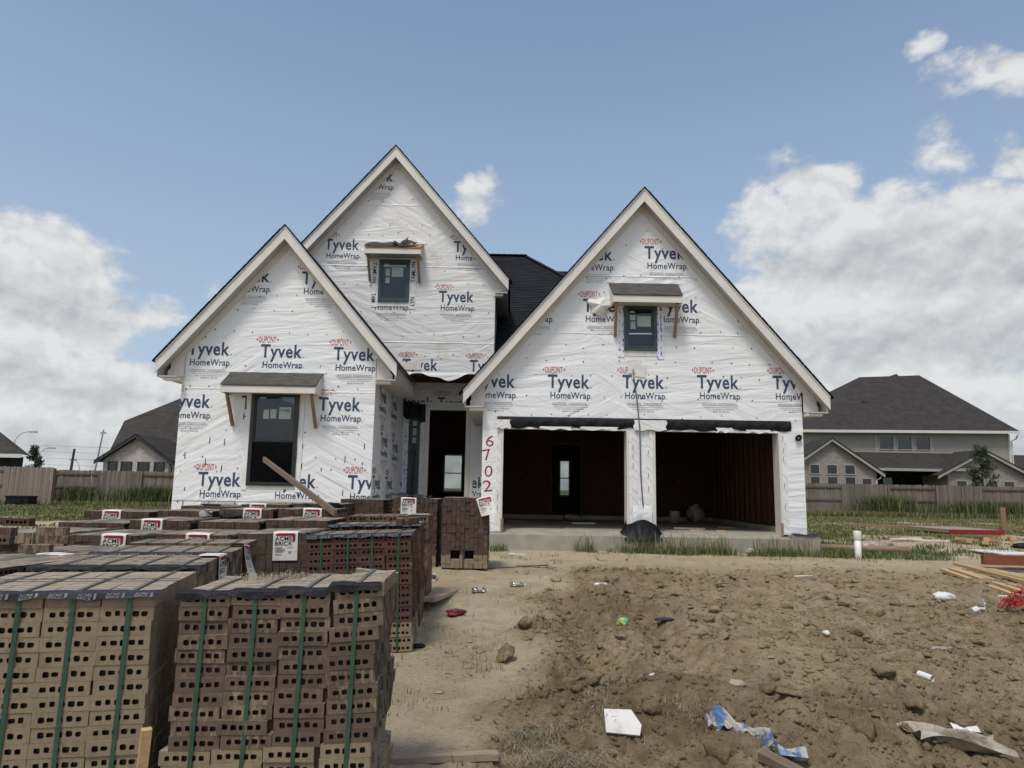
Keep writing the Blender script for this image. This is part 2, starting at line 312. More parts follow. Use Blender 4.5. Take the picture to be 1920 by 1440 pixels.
# ------------------------------------------------------------------ mesh helpers
class MB:
    def __init__(s): s.v = []; s.f = []; s.m = []
    def add(s, vs, fs, m=0):
        o = len(s.v); s.v += [tuple(p) for p in vs]
        for f in fs: s.f.append(tuple(o+i for i in f)); s.m.append(m)
    def box(s, x0, x1, y0, y1, z0, z1, m=0):
        s.add([(x0,y0,z0),(x1,y0,z0),(x1,y1,z0),(x0,y1,z0),(x0,y0,z1),(x1,y0,z1),(x1,y1,z1),(x0,y1,z1)],
              [(0,3,2,1),(4,5,6,7),(0,1,5,4),(1,2,6,5),(2,3,7,6),(3,0,4,7)], m)
    def beam(s, p0, p1, w, h, m=0, upv=(0, 0, 1)):
        p0, p1 = Vector(p0), Vector(p1); a = (p1-p0).normalized(); sd = a.cross(Vector(upv))
        if sd.length < 1e-4: sd = a.cross(Vector((0, 1, 0)))
        sd.normalize(); u = sd.cross(a); sd *= w/2; u *= h/2
        vs = [p0-sd-u, p0+sd-u, p0+sd+u, p0-sd+u, p1-sd-u, p1+sd-u, p1+sd+u, p1-sd+u]
        s.add(vs, [(0,1,2,3),(7,6,5,4),(0,4,5,1),(1,5,6,2),(2,6,7,3),(3,7,4,0)], m)
    def prism(s, poly, y0, y1, m=0):
        """poly: (x, z) points counter-clockwise seen from -Y; extruded along Y"""
        n = len(poly); o = [(x, y0, z) for x, z in poly] + [(x, y1, z) for x, z in poly]
        s.add(o, [tuple(range(n)), tuple(range(2*n-1, n-1, -1))] + [((i+1) % n, i, n+i, n+(i+1) % n) for i in range(n)], m)
    def tube(s, pts, r, n=8, m=0, cap=True):
        pts = [Vector(p) for p in pts]; rs = r if isinstance(r, (list, tuple)) else [r]*len(pts); vs = []
        for i, p in enumerate(pts):
            t = (pts[min(i+1, len(pts)-1)]-pts[max(i-1, 0)])
            t = t.normalized() if t.length > 1e-9 else Vector((0, 0, 1))
            a = t.cross(Vector((0, 0, 1)) if abs(t.z) < .9 else Vector((1, 0, 0))).normalized(); b = t.cross(a)
            for k in range(n):
                q = 2*math.pi*k/n; vs.append(p+(a*math.cos(q)+b*math.sin(q))*rs[i])
        fs = [(i*n+k, i*n+(k+1) % n, (i+1)*n+(k+1) % n, (i+1)*n+k) for i in range(len(pts)-1) for k in range(n)]
        if cap: fs += [tuple(range(n-1, -1, -1)), tuple((len(pts)-1)*n+k for k in range(n))]
        s.add(vs, fs, m)
    def ribbon(s, pts, wv, t=.002, m=0):
        """flat strap along pts; wv = width vector"""
        wv = Vector(wv)/2; pts = [Vector(p) for p in pts]
        for a, b in zip(pts[:-1], pts[1:]):
            d_ = (b-a); nn = d_.cross(wv)
            if nn.length < 1e-9: continue
            nn = nn.normalized()*t
            vs = [a-wv, a+wv, b+wv, b-wv, a-wv+nn, a+wv+nn, b+wv+nn, b-wv+nn]
            s.add(vs, [(0,3,2,1),(4,5,6,7),(0,1,5,4),(1,2,6,5),(2,3,7,6),(3,0,4,7)], m)
    def grid(s, fn, nu, nv, m=0):
        vs = [fn(i/nu, j/nv) for j in range(nv+1) for i in range(nu+1)]; w_ = nu+1
        s.add(vs, [(j*w_+i, j*w_+i+1, (j+1)*w_+i+1, (j+1)*w_+i) for j in range(nv) for i in range(nu)], m)
    def holed(s, outline, holes, y0, y1, m=0):
        """wall sheet with openings: (x, z) outline and rectangular holes, from y0 (front) to y1"""
        loops = [[Vector((x, z, 0)) for x, z in outline]] + [[Vector((x, z, 0)) for x, z in ((a, c), (b, c), (b, d_), (a, d_))] for a, b, c, d_ in holes]
        tri = tessellate_polygon(loops); flat = [p for l in loops for p in l]; n = len(flat)
        vs = [(p.x, y0, p.y) for p in flat] + [(p.x, y1, p.y) for p in flat]; fs = []
        for a, b, c in tri:
            A, B, D = flat[a], flat[b], flat[c]
            if (B-A).cross(D-A).z < 0: b, c = c, b
            fs.append((a, b, c)); fs.append((n+c, n+b, n+a))
        o = 0
        for l in loops:
            k = len(l)
            for i in range(k): fs.append((o+(i+1) % k, o+i, n+o+i, n+o+(i+1) % k))
            o += k
        s.add(vs, fs, m)
    def build(s, name, mats, parent=None, org=(0, 0, 0), smooth=False, loc=None, rot=None, **props):
        me = mesh_from(s, name, mats, org, smooth)
        return obj(name, me, parent, loc, rot, **props)
def mesh_from(s, name, mats, org=(0, 0, 0), smooth=False):
    me = bpy.data.meshes.new(name)
    ox, oy, oz = org
    me.from_pydata([(x-ox, y-oy, z-oz) for x, y, z in s.v], [], s.f)
    if not isinstance(mats, (list, tuple)): mats = [mats]
    for m in mats: me.materials.append(m)
    if len(mats) > 1: me.polygons.foreach_set('material_index', s.m)
    if smooth: me.polygons.foreach_set('use_smooth', [True]*len(me.polygons))
    me.update(); return me
def obj(name, me, parent=None, loc=None, rot=None, **props):
    o = bpy.data.objects.new(name, me); C.objects.link(o)
    if parent is not None: o.parent = parent
    if loc is not None: o.location = loc
    if rot is not None: o.rotation_euler = rot
    for k, v in props.items(): o[k] = v
    return o
def thing(name, label, cat, loc=(0, 0, 0), rot=(0, 0, 0), group=None):
    o = bpy.data.objects.new(name, None); C.objects.link(o); o.location = loc; o.rotation_euler = rot; o.empty_display_size = .1
    o['label'] = label; o['category'] = cat
    if group: o['group'] = group
    return o
def tag(o, label, cat, group=None):
    o['label'] = label; o['category'] = cat
    if group: o['group'] = group
    return o
def uv_planar(o, fu, fv):
    """write a metric UV map from mesh coordinates"""
    me = o.data; uv = me.uv_layers.new(name='UVMap')
    for l in me.loops:
        c = me.vertices[l.vertex_index].co; uv.data[l.index].uv = (fu(c), fv(c))

# text -> flat triangles in (u, v), cached
_txt = {}
def text2d(s, bold=0.0, spacing=1.0):
    k = (s, bold, spacing)
    if k not in _txt:
        cu = bpy.data.curves.new('t', 'FONT'); cu.body = s; cu.size = 1.0; cu.offset = bold; cu.resolution_u = 3; cu.space_character = spacing
        o = bpy.data.objects.new('t', cu); C.objects.link(o)
        dg = bpy.context.evaluated_depsgraph_get(); me = bpy.data.meshes.new_from_object(o.evaluated_get(dg)); me.calc_loop_triangles()
        vs = [(v.co.x, v.co.y) for v in me.vertices]; tr = [tuple(t.vertices) for t in me.loop_triangles]
        xs = [v[0] for v in vs]; x0 = min(xs); vs = [(x-x0, y) for x, y in vs]
        _txt[k] = (vs, tr, max(xs)-x0)
        bpy.data.objects.remove(o); bpy.data.curves.remove(cu); bpy.data.meshes.remove(me)
    return _txt[k]
CAP = None
def text_tris(s, x, y, width, cap, bold=.02, fn=None, spacing=1.0):
    """triangles [(p,q,r)] of a text placed with its left end at x, baseline y, given width and capital height"""
    global CAP
    if CAP is None: CAP = max(v[1] for v in text2d('H')[0])
    vs, tr, w_ = text2d(s, bold, spacing); sx, sy = width/w_, cap/CAP
    P = [(x+a*sx, y+b*sy) for a, b in vs]
    if fn: P = [fn(*p) for p in P]
    return [(P[a], P[b], P[c]) for a, b, c in tr]
def clip_poly(poly, a, b, c):
    """keep a*x+b*y<=c"""
    out = []; n = len(poly)
    for i in range(n):
        p, q = poly[i], poly[(i+1) % n]; dp, dq = a*p[0]+b*p[1]-c, a*q[0]+b*q[1]-c
        if dp <= 0: out.append(p)
        if (dp < 0 < dq) or (dq < 0 < dp):
            t = dp/(dp-dq); out.append((p[0]+(q[0]-p[0])*t, p[1]+(q[1]-p[1])*t))
    return out
def clip_all(polys, convex, holes=()):
    """clip polygons to a convex counter-clockwise outline and cut rectangular holes out"""
    res = []
    n = len(convex)
    for p in polys:
        p = list(p)
        for i in range(n):
            (x0, y0), (x1, y1) = convex[i], convex[(i+1) % n]
            a, b = (y1-y0), -(x1-x0); p = clip_poly(p, a, b, a*x0+b*y0)
            if len(p) < 3: break
        if len(p) >= 3: res.append(p)
    for (a, b, c, d_) in holes:
        nx = []
        for p in res:
            for q in (clip_poly(p, 1, 0, a), clip_poly(p, -1, 0, -b)):
                if len(q) >= 3: nx.append(q)
            mid = clip_poly(clip_poly(p, -1, 0, -a), 1, 0, b) if len(p) >= 3 else []
            if len(mid) >= 3:
                for q in (clip_poly(mid, 0, 1, c), clip_poly(mid, 0, -1, -d_)):
                    if len(q) >= 3: nx.append(q)
        res = nx
    return res
# ================================================================== THE GROUND
PERM = np.random.default_rng(11).permutation(512)
def _h(i, j): return PERM[(PERM[i & 511]+j) & 511]
def perlin(x, y):
    x = np.asarray(x, float); y = np.asarray(y, float)
    i = np.floor(x).astype(int); j = np.floor(y).astype(int); fx = x-i; fy = y-j
    u = fx*fx*fx*(fx*(fx*6-15)+10); v = fy*fy*fy*(fy*(fy*6-15)+10)
    def gr(a, b, px, py):
        t = _h(a, b)*(2*np.pi/512); return np.cos(t)*px+np.sin(t)*py
    n00 = gr(i, j, fx, fy); n10 = gr(i+1, j, fx-1, fy); n01 = gr(i, j+1, fx, fy-1); n11 = gr(i+1, j+1, fx-1, fy-1)
    return (n00*(1-u)+n10*u)*(1-v)+(n01*(1-u)+n11*u)*v
def fbm(x, y, o=4, g=.5):
    s = 0; a = 1.0
    for k in range(o): s = s+a*perlin(x*2**k+17.3*k, y*2**k-9.1*k); a *= g
    return s
def billow(x, y, o=4, g=.55):
    s = 0; a = 1.0
    for k in range(o): s = s+a*(np.abs(perlin(x*2**k+3.7*k, y*2**k+5.9*k))*2); a *= g
    return s
def sstep(x, a, b):
    t = np.clip((x-a)/(b-a), 0, 1); return t*t*(3-2*t)
RY = [0, 3.4, 6.8, 8.5, 10.7, 12.5, 15, 18, 40, 100, 3000]; RZ = [-.02, 0, .17, .26, .41, .40, .34, .36, .42, .4, .4]
LY = [0, 3.4, 7, 10, 15, 18, 40, 100, 3000]; LZ = [-.04, -.03, 0, .12, .30, .36, .42, .4, .4]
def blob(x, y, cx, cy, rx, ry): return np.exp(-(((x-cx)/rx)**2+((y-cy)/ry)**2))
def churn(x, y):
    """1 where the machines have broken the soil into clods"""
    edge = np.interp(y, [0, 3.8, 4.6, 5.6, 6.4, 8.0, 9.6, 10.6, 11.6, 13], [-.5, -.45, -.36, -.05, .16, .02, .5, .75, .9, 1.5])+.34*perlin(x*1.3, y*1.3)+.22*perlin(x*3.1, y*3.1+5)
    c = sstep(x, edge-.15, edge+.38)*(1-.80*sstep(y+.8*perlin(x*.7, 3.3)+.5*perlin(x*1.9, y*1.9), 10.4, 12.8))*(1-sstep(y, 13.6, 15.0))
    c = np.maximum(c, .42*sstep(fbm(x*.9+3, y*.9+8, 3), .02, .45)*sstep(x, -1.3, -.4)*(1-sstep(y, 13.5, 15)))
    return c*(1-.75*sstep(x, 7.0, 10.0))
def gz(x, y):
    x = np.asarray(x, float); y = np.asarray(y, float)
    r = np.interp(y, RY, RZ); l = np.interp(y, LY, LZ); z = l+(r-l)*sstep(x, -2.3, -1.2)
    near = 1-sstep(np.hypot(x, y), 26, 60)
    c = churn(x, y)
    z = z+near*(.025*fbm(x*.45, y*.45, 3)+.006*fbm(x*3, y*3, 3))*sstep(np.abs(y-15.3)+np.abs(x-3)*0, 0, .8)
    m = (.20*blob(x, y, .45, 5.1, .62, .34)+.20*blob(x, y, 1.25, 5.45, .55, .33)+.13*blob(x, y, .22, 6.6, .28, .75)+.11*blob(x, y, 2.2, 4.75, .3, .3)+.12*blob(x, y, 2.9, 5.5, .7, .3)+.10*blob(x, y, 3.7, 6.6, .7, .35)+.12*blob(x, y, 2.3, 6.9, .5, .25)+.10*blob(x, y, 1.9, 8.6, .8, .3)+.15*blob(x, y, .33, 7.7, .26, .7)
         +.10*blob(x, y, 1.6, 10.4, .9, .5)+.10*blob(x, y, .9, 9.1, .6, .5)+.10*blob(x, y, 5.6, 8.1, .6, .4)+.06*blob(x, y, 2.4, 5.0, .8, .5)+.06*blob(x, y, 3.4, 8.0, 1.2, .5)+.05*blob(x, y, 1.15, 6.3, .45, .5))
    dip = .12*blob(x, y, .80, 6.9, .20, 1.4)+.10*blob(x, y, 1.5, 7.2, .22, 1.2)+.08*blob(x, y, 1.8, 5.0, .5, .18)+.09*blob(x, y, 3.1, 7.3, .9, .2)+.08*blob(x, y, 2.6, 6.1, .8, .17)+.06*blob(x, y, .55, 8.9, .3, .5)+.05*blob(x, y, 2.6, 4.55, .5, .3)
    wx = x+.10*perlin(x*2.1, y*2.1+7); wy = y+.10*perlin(x*2.1+31, y*2.1)
    rough = .13*(billow(wx*1.15, wy*1.3, 2)-.5)+.115*(billow(wx*2.7, wy*3.0, 2)-.5)*np.clip(.7+1.1*perlin(x*.9+8, y*.9), .2, 1.6)+.062*(billow(wx*7.3, wy*7.9, 2, .6)-.5)+.022*(billow(wx*17, wy*17, 2)-.4)
    lumps = .9*np.clip(fbm(x*.55+4, y*.55, 2)+.62, .10, 1.3)
    amp = np.clip(.55+1.3*perlin(x*.8+21, y*.8+2), .0, 1.35)
    rough = rough*.62+amp*(.062*(broken(x, y, .21, 3)-.5)+.026*(broken(x, y, .085, 5)-.5))
    rut = np.abs(x-(1.35+.25*np.sin(y*.55)))-.42
    rough = rough*(1-.75*np.exp(-(rut/.15)**2)*sstep(y, 5.6, 6.6)*(1-sstep(y, 9.2, 10.2)))-.07*np.exp(-(rut/.13)**2)*sstep(y, 5.6, 6.6)*(1-sstep(y, 9.2, 10.2))+.05*np.exp(-((np.abs(rut)-.24)/.09)**2)*sstep(y, 5.6, 6.6)*(1-sstep(y, 9.2, 10.2))
    tread = .022*np.sin((y+.5*np.sin(x*2.2))*27.0)*(blob(x, y, 1.75, 7.3, .35, 1.3)+blob(x, y, 1.05, 4.75, .3, .5)*.8+blob(x, y, 2.9, 9.9, .9, .3)*.5)
    z = z+c*(m-dip-.035+rough*lumps+tread)+near*(1-c)*(.012*(billow(x*2.3, y*2.1, 3)-.6)+.010*(billow(x*8+3, y*8, 3)-.6)*np.clip(.6+perlin(x*1.1, y*1.1), 0, 1.5))*sstep(y, 2, 4)
    return z
def damp(x, y):
    """freshly turned, still moist earth: a band from the near bank up to the mid yard"""
    b = blob(x, y, .7, 5.2, 1.1, .8)+.9*blob(x, y, .35, 6.9, .45, 1.2)+.8*blob(x, y, 1.2, 8.6, .7, .8)+.8*blob(x, y, 1.6, 10.4, 1.1, .6)+.6*blob(x, y, 2.6, 5.0, 1.2, .5)+.5*blob(x, y, 5.8, 8.2, .6, .5)
    return np.clip(b*1.1+.55*fbm(x*1.1+5, y*1.1, 3), 0, 1)*churn(x, y)
def gzf(x, y): return float(gz(np.array([x]), np.array([y]))[0])
def worley(x, y, seed):
    """distance to the nearest and second nearest feature point, and a random number of the nearest cell"""
    x = np.asarray(x, float); y = np.asarray(y, float); i0 = np.floor(x).astype(int); j0 = np.floor(y).astype(int)
    f1 = np.full(x.shape, 9.0); f2 = np.full(x.shape, 9.0); idn = np.zeros(x.shape); gx_ = np.zeros(x.shape); gy_ = np.zeros(x.shape)
    for di in (-1, 0, 1):
        for dj in (-1, 0, 1):
            i, j = i0+di, j0+dj; h1 = _h(i+seed, j)/512; h2 = _h(i, j+seed+77)/512; px, py = i+.1+.8*h1, j+.1+.8*h2
            d_ = np.hypot(x-px, y-py); n_ = d_ < f1
            f2 = np.where(n_, f1, np.minimum(f2, d_)); idn = np.where(n_, _h(i+3*seed, j+13)/512, idn); gx_ = np.where(n_, x-px, gx_); gy_ = np.where(n_, y-py, gy_); f1 = np.where(n_, d_, f1)
    return f1, f2, idn, gx_, gy_
def broken(x, y, cell, seed):
    """soil broken into tilted blocks with open cracks between them"""
    wx = x+.35*cell*perlin(x/cell*1.1, y/cell*1.1); wy = y+.35*cell*perlin(x/cell*1.1+9, y/cell*1.1+4)
    f1, f2, r_, ax, ay = worley(wx/cell, wy/cell, seed); t = r_*40.0
    return sstep(f2-f1, .0, .34)*(.45+.75*r_)+(ax*np.cos(t)+ay*np.sin(t))*.75-.2*f1
def axis(knots):
    """knots: [(start, end, step0, step1)]"""
    out = []
    for a, b, s0, s1 in knots:
        p = a
        while p < b-1e-6:
            out.append(p); p += s0+(s1-s0)*(p-a)/(b-a)
    out.append(knots[-1][1]); return np.array(out)
gx = axis([(-2500, -200, 500, 60), (-200, -40, 20, 3), (-40, -8, 2, .4), (-8, -1.4, .3, .045), (-1.4, 4.2, .018, .020), (4.2, 9, .024, .07), (9, 20, .08, .7), (20, 60, .8, 6), (60, 300, 10, 60), (300, 2500, 100, 600)])
gy = axis([(-60, -2, 12, .5), (-2, 2.2, .4, .04), (2.2, 3.4, .05, .02), (3.4, 7.0, .018, .022), (7.0, 13.0, .024, .05), (13.0, 13.5, .06, .06), (13.5, 22, .07, .25), (22, 60, .3, 3), (60, 300, 5, 50), (300, 2800, 100, 600)])
X, Y = np.meshgrid(gx, gy); Z = gz(X, Y)
# hold the soil below the slab
Z = np.where((X > -7.4) & (X < 6.45) & (Y > 15.5) & (Y < 27), np.minimum(Z, .2), Z)
co = np.stack([X, Y, Z], -1).reshape(-1, 3)
nx, ny = len(gx), len(gy)
ii = np.arange(nx-1)[None, :]+np.arange(ny-1)[:, None]*nx
quads = np.stack([ii, ii+1, ii+nx+1, ii+nx], -1).reshape(-1, 4)
def np_mesh(name, co, faces, mats, smooth=True):
    me = bpy.data.meshes.new(name); k = faces.shape[1]
    me.vertices.add(len(co)); me.vertices.foreach_set('co', co.astype(np.float32).ravel())
    me.loops.add(faces.size); me.loops.foreach_set('vertex_index', faces.astype(np.int32).ravel())
    me.polygons.add(len(faces)); me.polygons.foreach_set('loop_start', np.arange(0, faces.size, k, dtype=np.int32))
    try: me.polygons.foreach_set('loop_total', np.full(len(faces), k, np.int32))
    except Exception: pass
    if smooth: me.polygons.foreach_set('use_smooth', np.ones(len(faces), bool))
    for m in mats if isinstance(mats, (list, tuple)) else [mats]: me.materials.append(m)
    me.update(calc_edges=True); me.validate(); return me
def vattr(me, name, a):
    at = me.attributes.new(name, 'FLOAT', 'POINT'); at.data.foreach_set('value', np.asarray(a, np.float32).ravel())
def greenness(x, y):
    n = fbm(x*.35, y*.35, 4)+.35*fbm(x*1.7, y*1.7, 3)
    g = sstep(y, 14.0, 24)*.30+sstep(y, 30, 38)*.30
    g = np.where(x > 6.3, g+.22*sstep(y, 13.4, 15)+.42*blob(x, y, 9.3, 15.6, 2.6, 1.7)+.25*blob(x, y, 9, 25, 8, 3)-.20*blob(x, y, 15, 20, 5, 3), g)
    left = sstep(-x, 2.5, 5)*(sstep(y, 19, 25)*.35+sstep(y, 25, 31)*.30)
    return np.clip((g+left+.55*n)*1.25, 0, 1)
GR = greenness(X, Y)
m, n, p = base_mat('churned_soil')
v = n.new('ShaderNodeTexCoord').outputs['Object']
ch = n.attr('churn'); gn = n.attr('green')
n1 = n.noise(v, .8, 6, .6); n2 = n.noise(v, 5.5, 7, .68); n3 = n.noise(v, 38, 6, .7); n4 = n.noise(v, 160, 3, .7)
packed = n.mix(n.ramp(n1, .3, .7), (.48, .40, .268), (.57, .485, .345))
packed = n.mix(n.ramp(n2, .42, .72, 0, .6), packed, (.32, .25, .158))
clod = n.mix(n.ramp(n2, .30, .70), (.235, .180, .108), (.41, .325, .21))
clod = n.mix(n.ramp(n1, .45, .75, 0, .7), clod, (.45, .365, .235))
clod = n.mix(n.math('MULTIPLY', n.attr('damp'), n.ramp(n2, .25, .6, .9, .5)), clod, (.150, .103, .058))
c = n.mix(ch, packed, clod)
c = n.mix(n.ramp(n3, .50, .75, 0, .55), c, (.145, .102, .060))
c = n.mix(n.ramp(n4, .60, .78, 0, .45), c, (.42, .36, .27))
turf = n.mix(n2, (.11, .135, .045), (.19, .19, .085)); turf = n.mix(n.ramp(n3, .45, .7, 0, .6), turf, (.27, .235, .13))
gm = n.ramp(n.math('ADD', gn, n.math('MULTIPLY', n.math('SUBTRACT', n2, .5), 1.1)), .42, .78, 0, .82)
c = n.mix(gm, c, turf)
far = n.mix(n.ramp(n1, .35, .65), (.12, .13, .06), (.17, .155, .085))
geo = n.xyz(v)[1]
c = n.mix(n.ramp(geo, 40, 46), c, far)
n.put(p, 'Base Color', c); n.put(p, 'Roughness', .97); n.put(p, 'Specular IOR Level', .12)
bump(n, p, n.math('ADD', n.math('MULTIPLY', n2, .6), n.math('ADD', n.math('MULTIPLY', n3, .7), n.math('MULTIPLY', n4, .20))), .055, 1.0)
MAT['soil'] = m
me = np_mesh('ground', co, quads, MAT['soil'])
vattr(me, 'damp', damp(X, Y)); vattr(me, 'churn', churn(X, Y)); vattr(me, 'green', GR)
ground = obj('ground', me); ground['kind'] = 'structure'

# loose clods lying on it: one mass nobody could count
m, n, p = base_mat('clod_soil'); v = obj_vec(n)
ri = n.new('ShaderNodeNewGeometry').outputs['Random Per Island']
c = n.mix(n.ramp(n.noise(v, 22, 6, .7), .35, .7), (.155, .115, .068), (.27, .215, .135)); c = n.mix(n.ramp(n.noise(v, 70, 5, .7), .5, .75, 0, .6), c, (.12, .085, .05))
n.put(p, 'Base Color', c); n.put(p, 'Roughness', .97); n.put(p, 'Specular IOR Level', .1); bump(n, p, n.noise(v, 60, 6, .7), .012)
MAT['clod'] = m
def ico(sub):
    bm = bmesh.new(); bmesh.ops.create_icosphere(bm, subdivisions=sub, radius=1); bm.verts.ensure_lookup_table()
    a = np.array([v.co[:] for v in bm.verts]); f = np.array([[v.index for v in q.verts] for q in bm.faces]); bm.free(); return a, f
ICO = {1: ico(1), 2: ico(2), 3: ico(3)}
def lump(sub, r, seed, rough=.35, flat=.7):
    """an angular lump of earth: points (n,3), faces"""
    a, f = ICO[sub]; g = np.random.default_rng(seed); a = a.copy()
    for _ in range(8):                                           # broken facets
        d_ = g.normal(size=3); d_ /= np.linalg.norm(d_); h = g.uniform(.30, .8); t = a@d_; a -= np.outer(np.clip(t-h, 0, None)*.85, d_)
    s = g.uniform(0, 50); nz = fbm(a[:, 0]*2.1+s+a[:, 2]*1.3, a[:, 1]*2.1-s+a[:, 2]*.9, 3)
    a = a*(1+rough*nz[:, None])*np.array([g.uniform(.8, 1.25), g.uniform(.75, 1.15), flat*g.uniform(.8, 1.1)])
    q = g.uniform(0, 6.28); ca, sa = math.cos(q), math.sin(q)
    return np.stack([a[:, 0]*ca-a[:, 1]*sa, a[:, 0]*sa+a[:, 1]*ca, a[:, 2]], -1)*r, f
def clods(name, count, xr, yr, rmin, rmax, sub, power=2.6, thr=.35, seed=1, packed=0.0):
    g = np.random.default_rng(seed); protos = [lump(sub, 1, seed*100+k) for k in range(14)]
    xs = g.uniform(*xr, count*3); ys = g.uniform(*yr, count*3); keep = ((churn(xs, ys)+packed)*np.clip(fbm(xs*.8+2, ys*.8, 3)+.75, .1, 1.2) > thr*g.uniform(.6, 1.5, count*3))
    xs, ys = xs[keep][:count], ys[keep][:count]; zs = gz(xs, ys); V, F, o = [], [], 0
    for k in range(len(xs)):
        a, f = protos[g.integers(14)]; r = rmin+(rmax-rmin)*g.random()**power; q = g.uniform(0, 6.28); ca, sa = math.cos(q), math.sin(q)
        b = np.stack([(a[:, 0]*ca-a[:, 1]*sa)*r+xs[k], (a[:, 0]*sa+a[:, 1]*ca)*r+ys[k], a[:, 2]*r+zs[k]+r*.12], -1)
        V.append(b); F.append(f+o); o += len(b)
    V = np.concatenate(V); me_ = np_mesh(name, V, np.concatenate(F), MAT['soil'], smooth=False); vattr(me_, 'churn', np.clip(churn(V[:, 0], V[:, 1])+.15, 0, 1)); vattr(me_, 'green', np.zeros(len(V))); vattr(me_, 'damp', damp(V[:, 0], V[:, 1]))
    o_ = obj(name, me_); o_['kind'] = 'stuff'; return o_
clods('soil_clods', 3600, (-.6, 4.6), (3.4, 7.5), .008, .042, 2, 2.6, seed=3)
clods('soil_clods', 260, (-.4, 5), (3.8, 11.5), .045, .12, 3, 2.4, seed=8)
clods('soil_clods', 4200, (-.8, 9.5), (6.5, 14.0), .010, .050, 2, 2.8, seed=4)
clods('soil_crumbs', 22000, (-1.2, 5.5), (3.2, 9.5), .003, .015, 1, 2.2, .12, seed=5, packed=.06)
def dirt_lump(x, y, r, seed, label, sub=3, flat=.8, dz=.0):
    a, f = lump(sub, r, seed, .45, flat); z = gzf(x, y)
    o = obj('dirt_clod', np_mesh('dirt_clod', a, f, MAT['clod'], False), loc=(x, y, z+r*.35+dz)); return tag(o, label, 'dirt clod')
dirt_lump(-.02, 6.35, .105, 21, 'round reddish brown dirt ball at the edge of the packed sandy strip', flat=1.0)
dirt_lump(.19, 7.2, .085, 22, 'brown dirt clod sitting against the broken bank beyond the round dirt ball')
dirt_lump(.62, 5.75, .17, 23, 'broad smooth slab of earth tipped up above the near bank', flat=.42)
dirt_lump(2.02, 5.35, .10, 24, 'flat faced clay clod beside the patterned plastic film')
dirt_lump(2.85, 5.25, .09, 25, 'pale tan clay clod in the middle of the churned earth', flat=.75)

# ------------------------------------------------------------------ grass
def grass_mat(name, a, b, dry):
    m, n, p = base_mat(name); ri = n.new('ShaderNodeNewGeometry').outputs['Random Per Island']
    c = n.mix(ri, a, b); c = n.mix(n.ramp(ri, .72, .95), c, dry)
    n.put(p, 'Base Color', c); n.put(p, 'Roughness', .7); n.put(p, 'Specular IOR Level', .25); return m
MAT['grass'] = grass_mat('grass_blades', (.058, .092, .026), (.105, .145, .046), (.24, .21, .10))
MAT['grass_dull'] = grass_mat('dull_grass_blades', (.10, .125, .040), (.17, .18, .075), (.27, .23, .12))
MAT['weed'] = grass_mat('tall_weed_blades', (.050, .075, .026), (.095, .120, .042), (.23, .20, .10))
MAT['straw'] = grass_mat('straw', (.28, .24, .155), (.40, .345, .24), (.16, .15, .085))
def blades(name, pts, h, wd, mat, lean=.5, seed=1, zs=None, hv=.5, loc=None):
    """one mesh of bent grass blades rooted at pts (n,2)"""
    g = np.random.default_rng(seed); k = len(pts); x, y = pts[:, 0], pts[:, 1]; z = gz(x, y) if zs is None else zs
    hh = h*(1-hv+2*hv*g.random(k)); a = g.uniform(0, 2*np.pi, k); ln = lean*hh*g.random(k); ww = wd*(.6+.8*g.random(k))
    dx_, dy_ = np.cos(a), np.sin(a); sx, sy = -dy_*ww/2, dx_*ww/2
    r0 = np.stack([x-sx, y-sy, z-.01], -1); r1 = np.stack([x+sx, y+sy, z-.01], -1)
    m0 = np.stack([x+dx_*ln*.35-sx*.8, y+dy_*ln*.35-sy*.8, z+hh*.6], -1); m1 = np.stack([x+dx_*ln*.35+sx*.8, y+dy_*ln*.35+sy*.8, z+hh*.6], -1)
    t = np.stack([x+dx_*ln, y+dy_*ln, z+hh*(1-.25*ln/np.maximum(hh, 1e-6))], -1)
    V = np.stack([r0, r1, m0, m1, t], 1).reshape(-1, 3); o = np.arange(k)[:, None]*5
    F = np.concatenate([o+np.array([[0, 1, 3]]), o+np.array([[0, 3, 2]]), o+np.array([[2, 3, 4]])], 0)
    ob = obj(name, np_mesh(name, V, F, mat, False)); return ob
def scatter(n_, xr, yr, dens, seed):
    g = np.random.default_rng(seed); xs = g.uniform(*xr, n_); ys = g.uniform(*yr, n_); k = g.random(n_) < dens(xs, ys); return np.stack([xs[k], ys[k]], -1)
def stuff(o): o['kind'] = 'stuff'; return o
# strip of tall grass along the front of the garage slab
def d_strip(x, y):
    c = 15.0+.12*np.sin(x*1.7)-.10*x*.3
    return np.exp(-((y-c+.25*perlin(x*1.3, 4.4))/.26)**2)*np.clip(-.30+1.05*sstep(x, 1.6, 3.6)+1.6*fbm(x*1.6, y*.9, 3), 0, 1)*sstep(7.6-x, 0, .6)
stuff(blades('grass', scatter(30000, (-.4, 7.6), (14.0, 15.22), d_strip, 1), .115, .009, MAT['grass'], 1.1, 2, hv=.8))
stuff(blades('grass', scatter(9000, (-.6, 8), (12.6, 15.1), lambda x, y: np.clip(fbm(x*1.5+4, y*1.5, 3)*2.6-.30, 0, 1)*sstep(y, 12.4, 14.6), 51), .075, .007, MAT['grass_dull'], 1.2, 52))
stuff(blades('grass', scatter(1500, (.4, 6.4), (14.7, 15.2), d_strip, 5), .36, .012, MAT['grass_dull'], .7, 6))
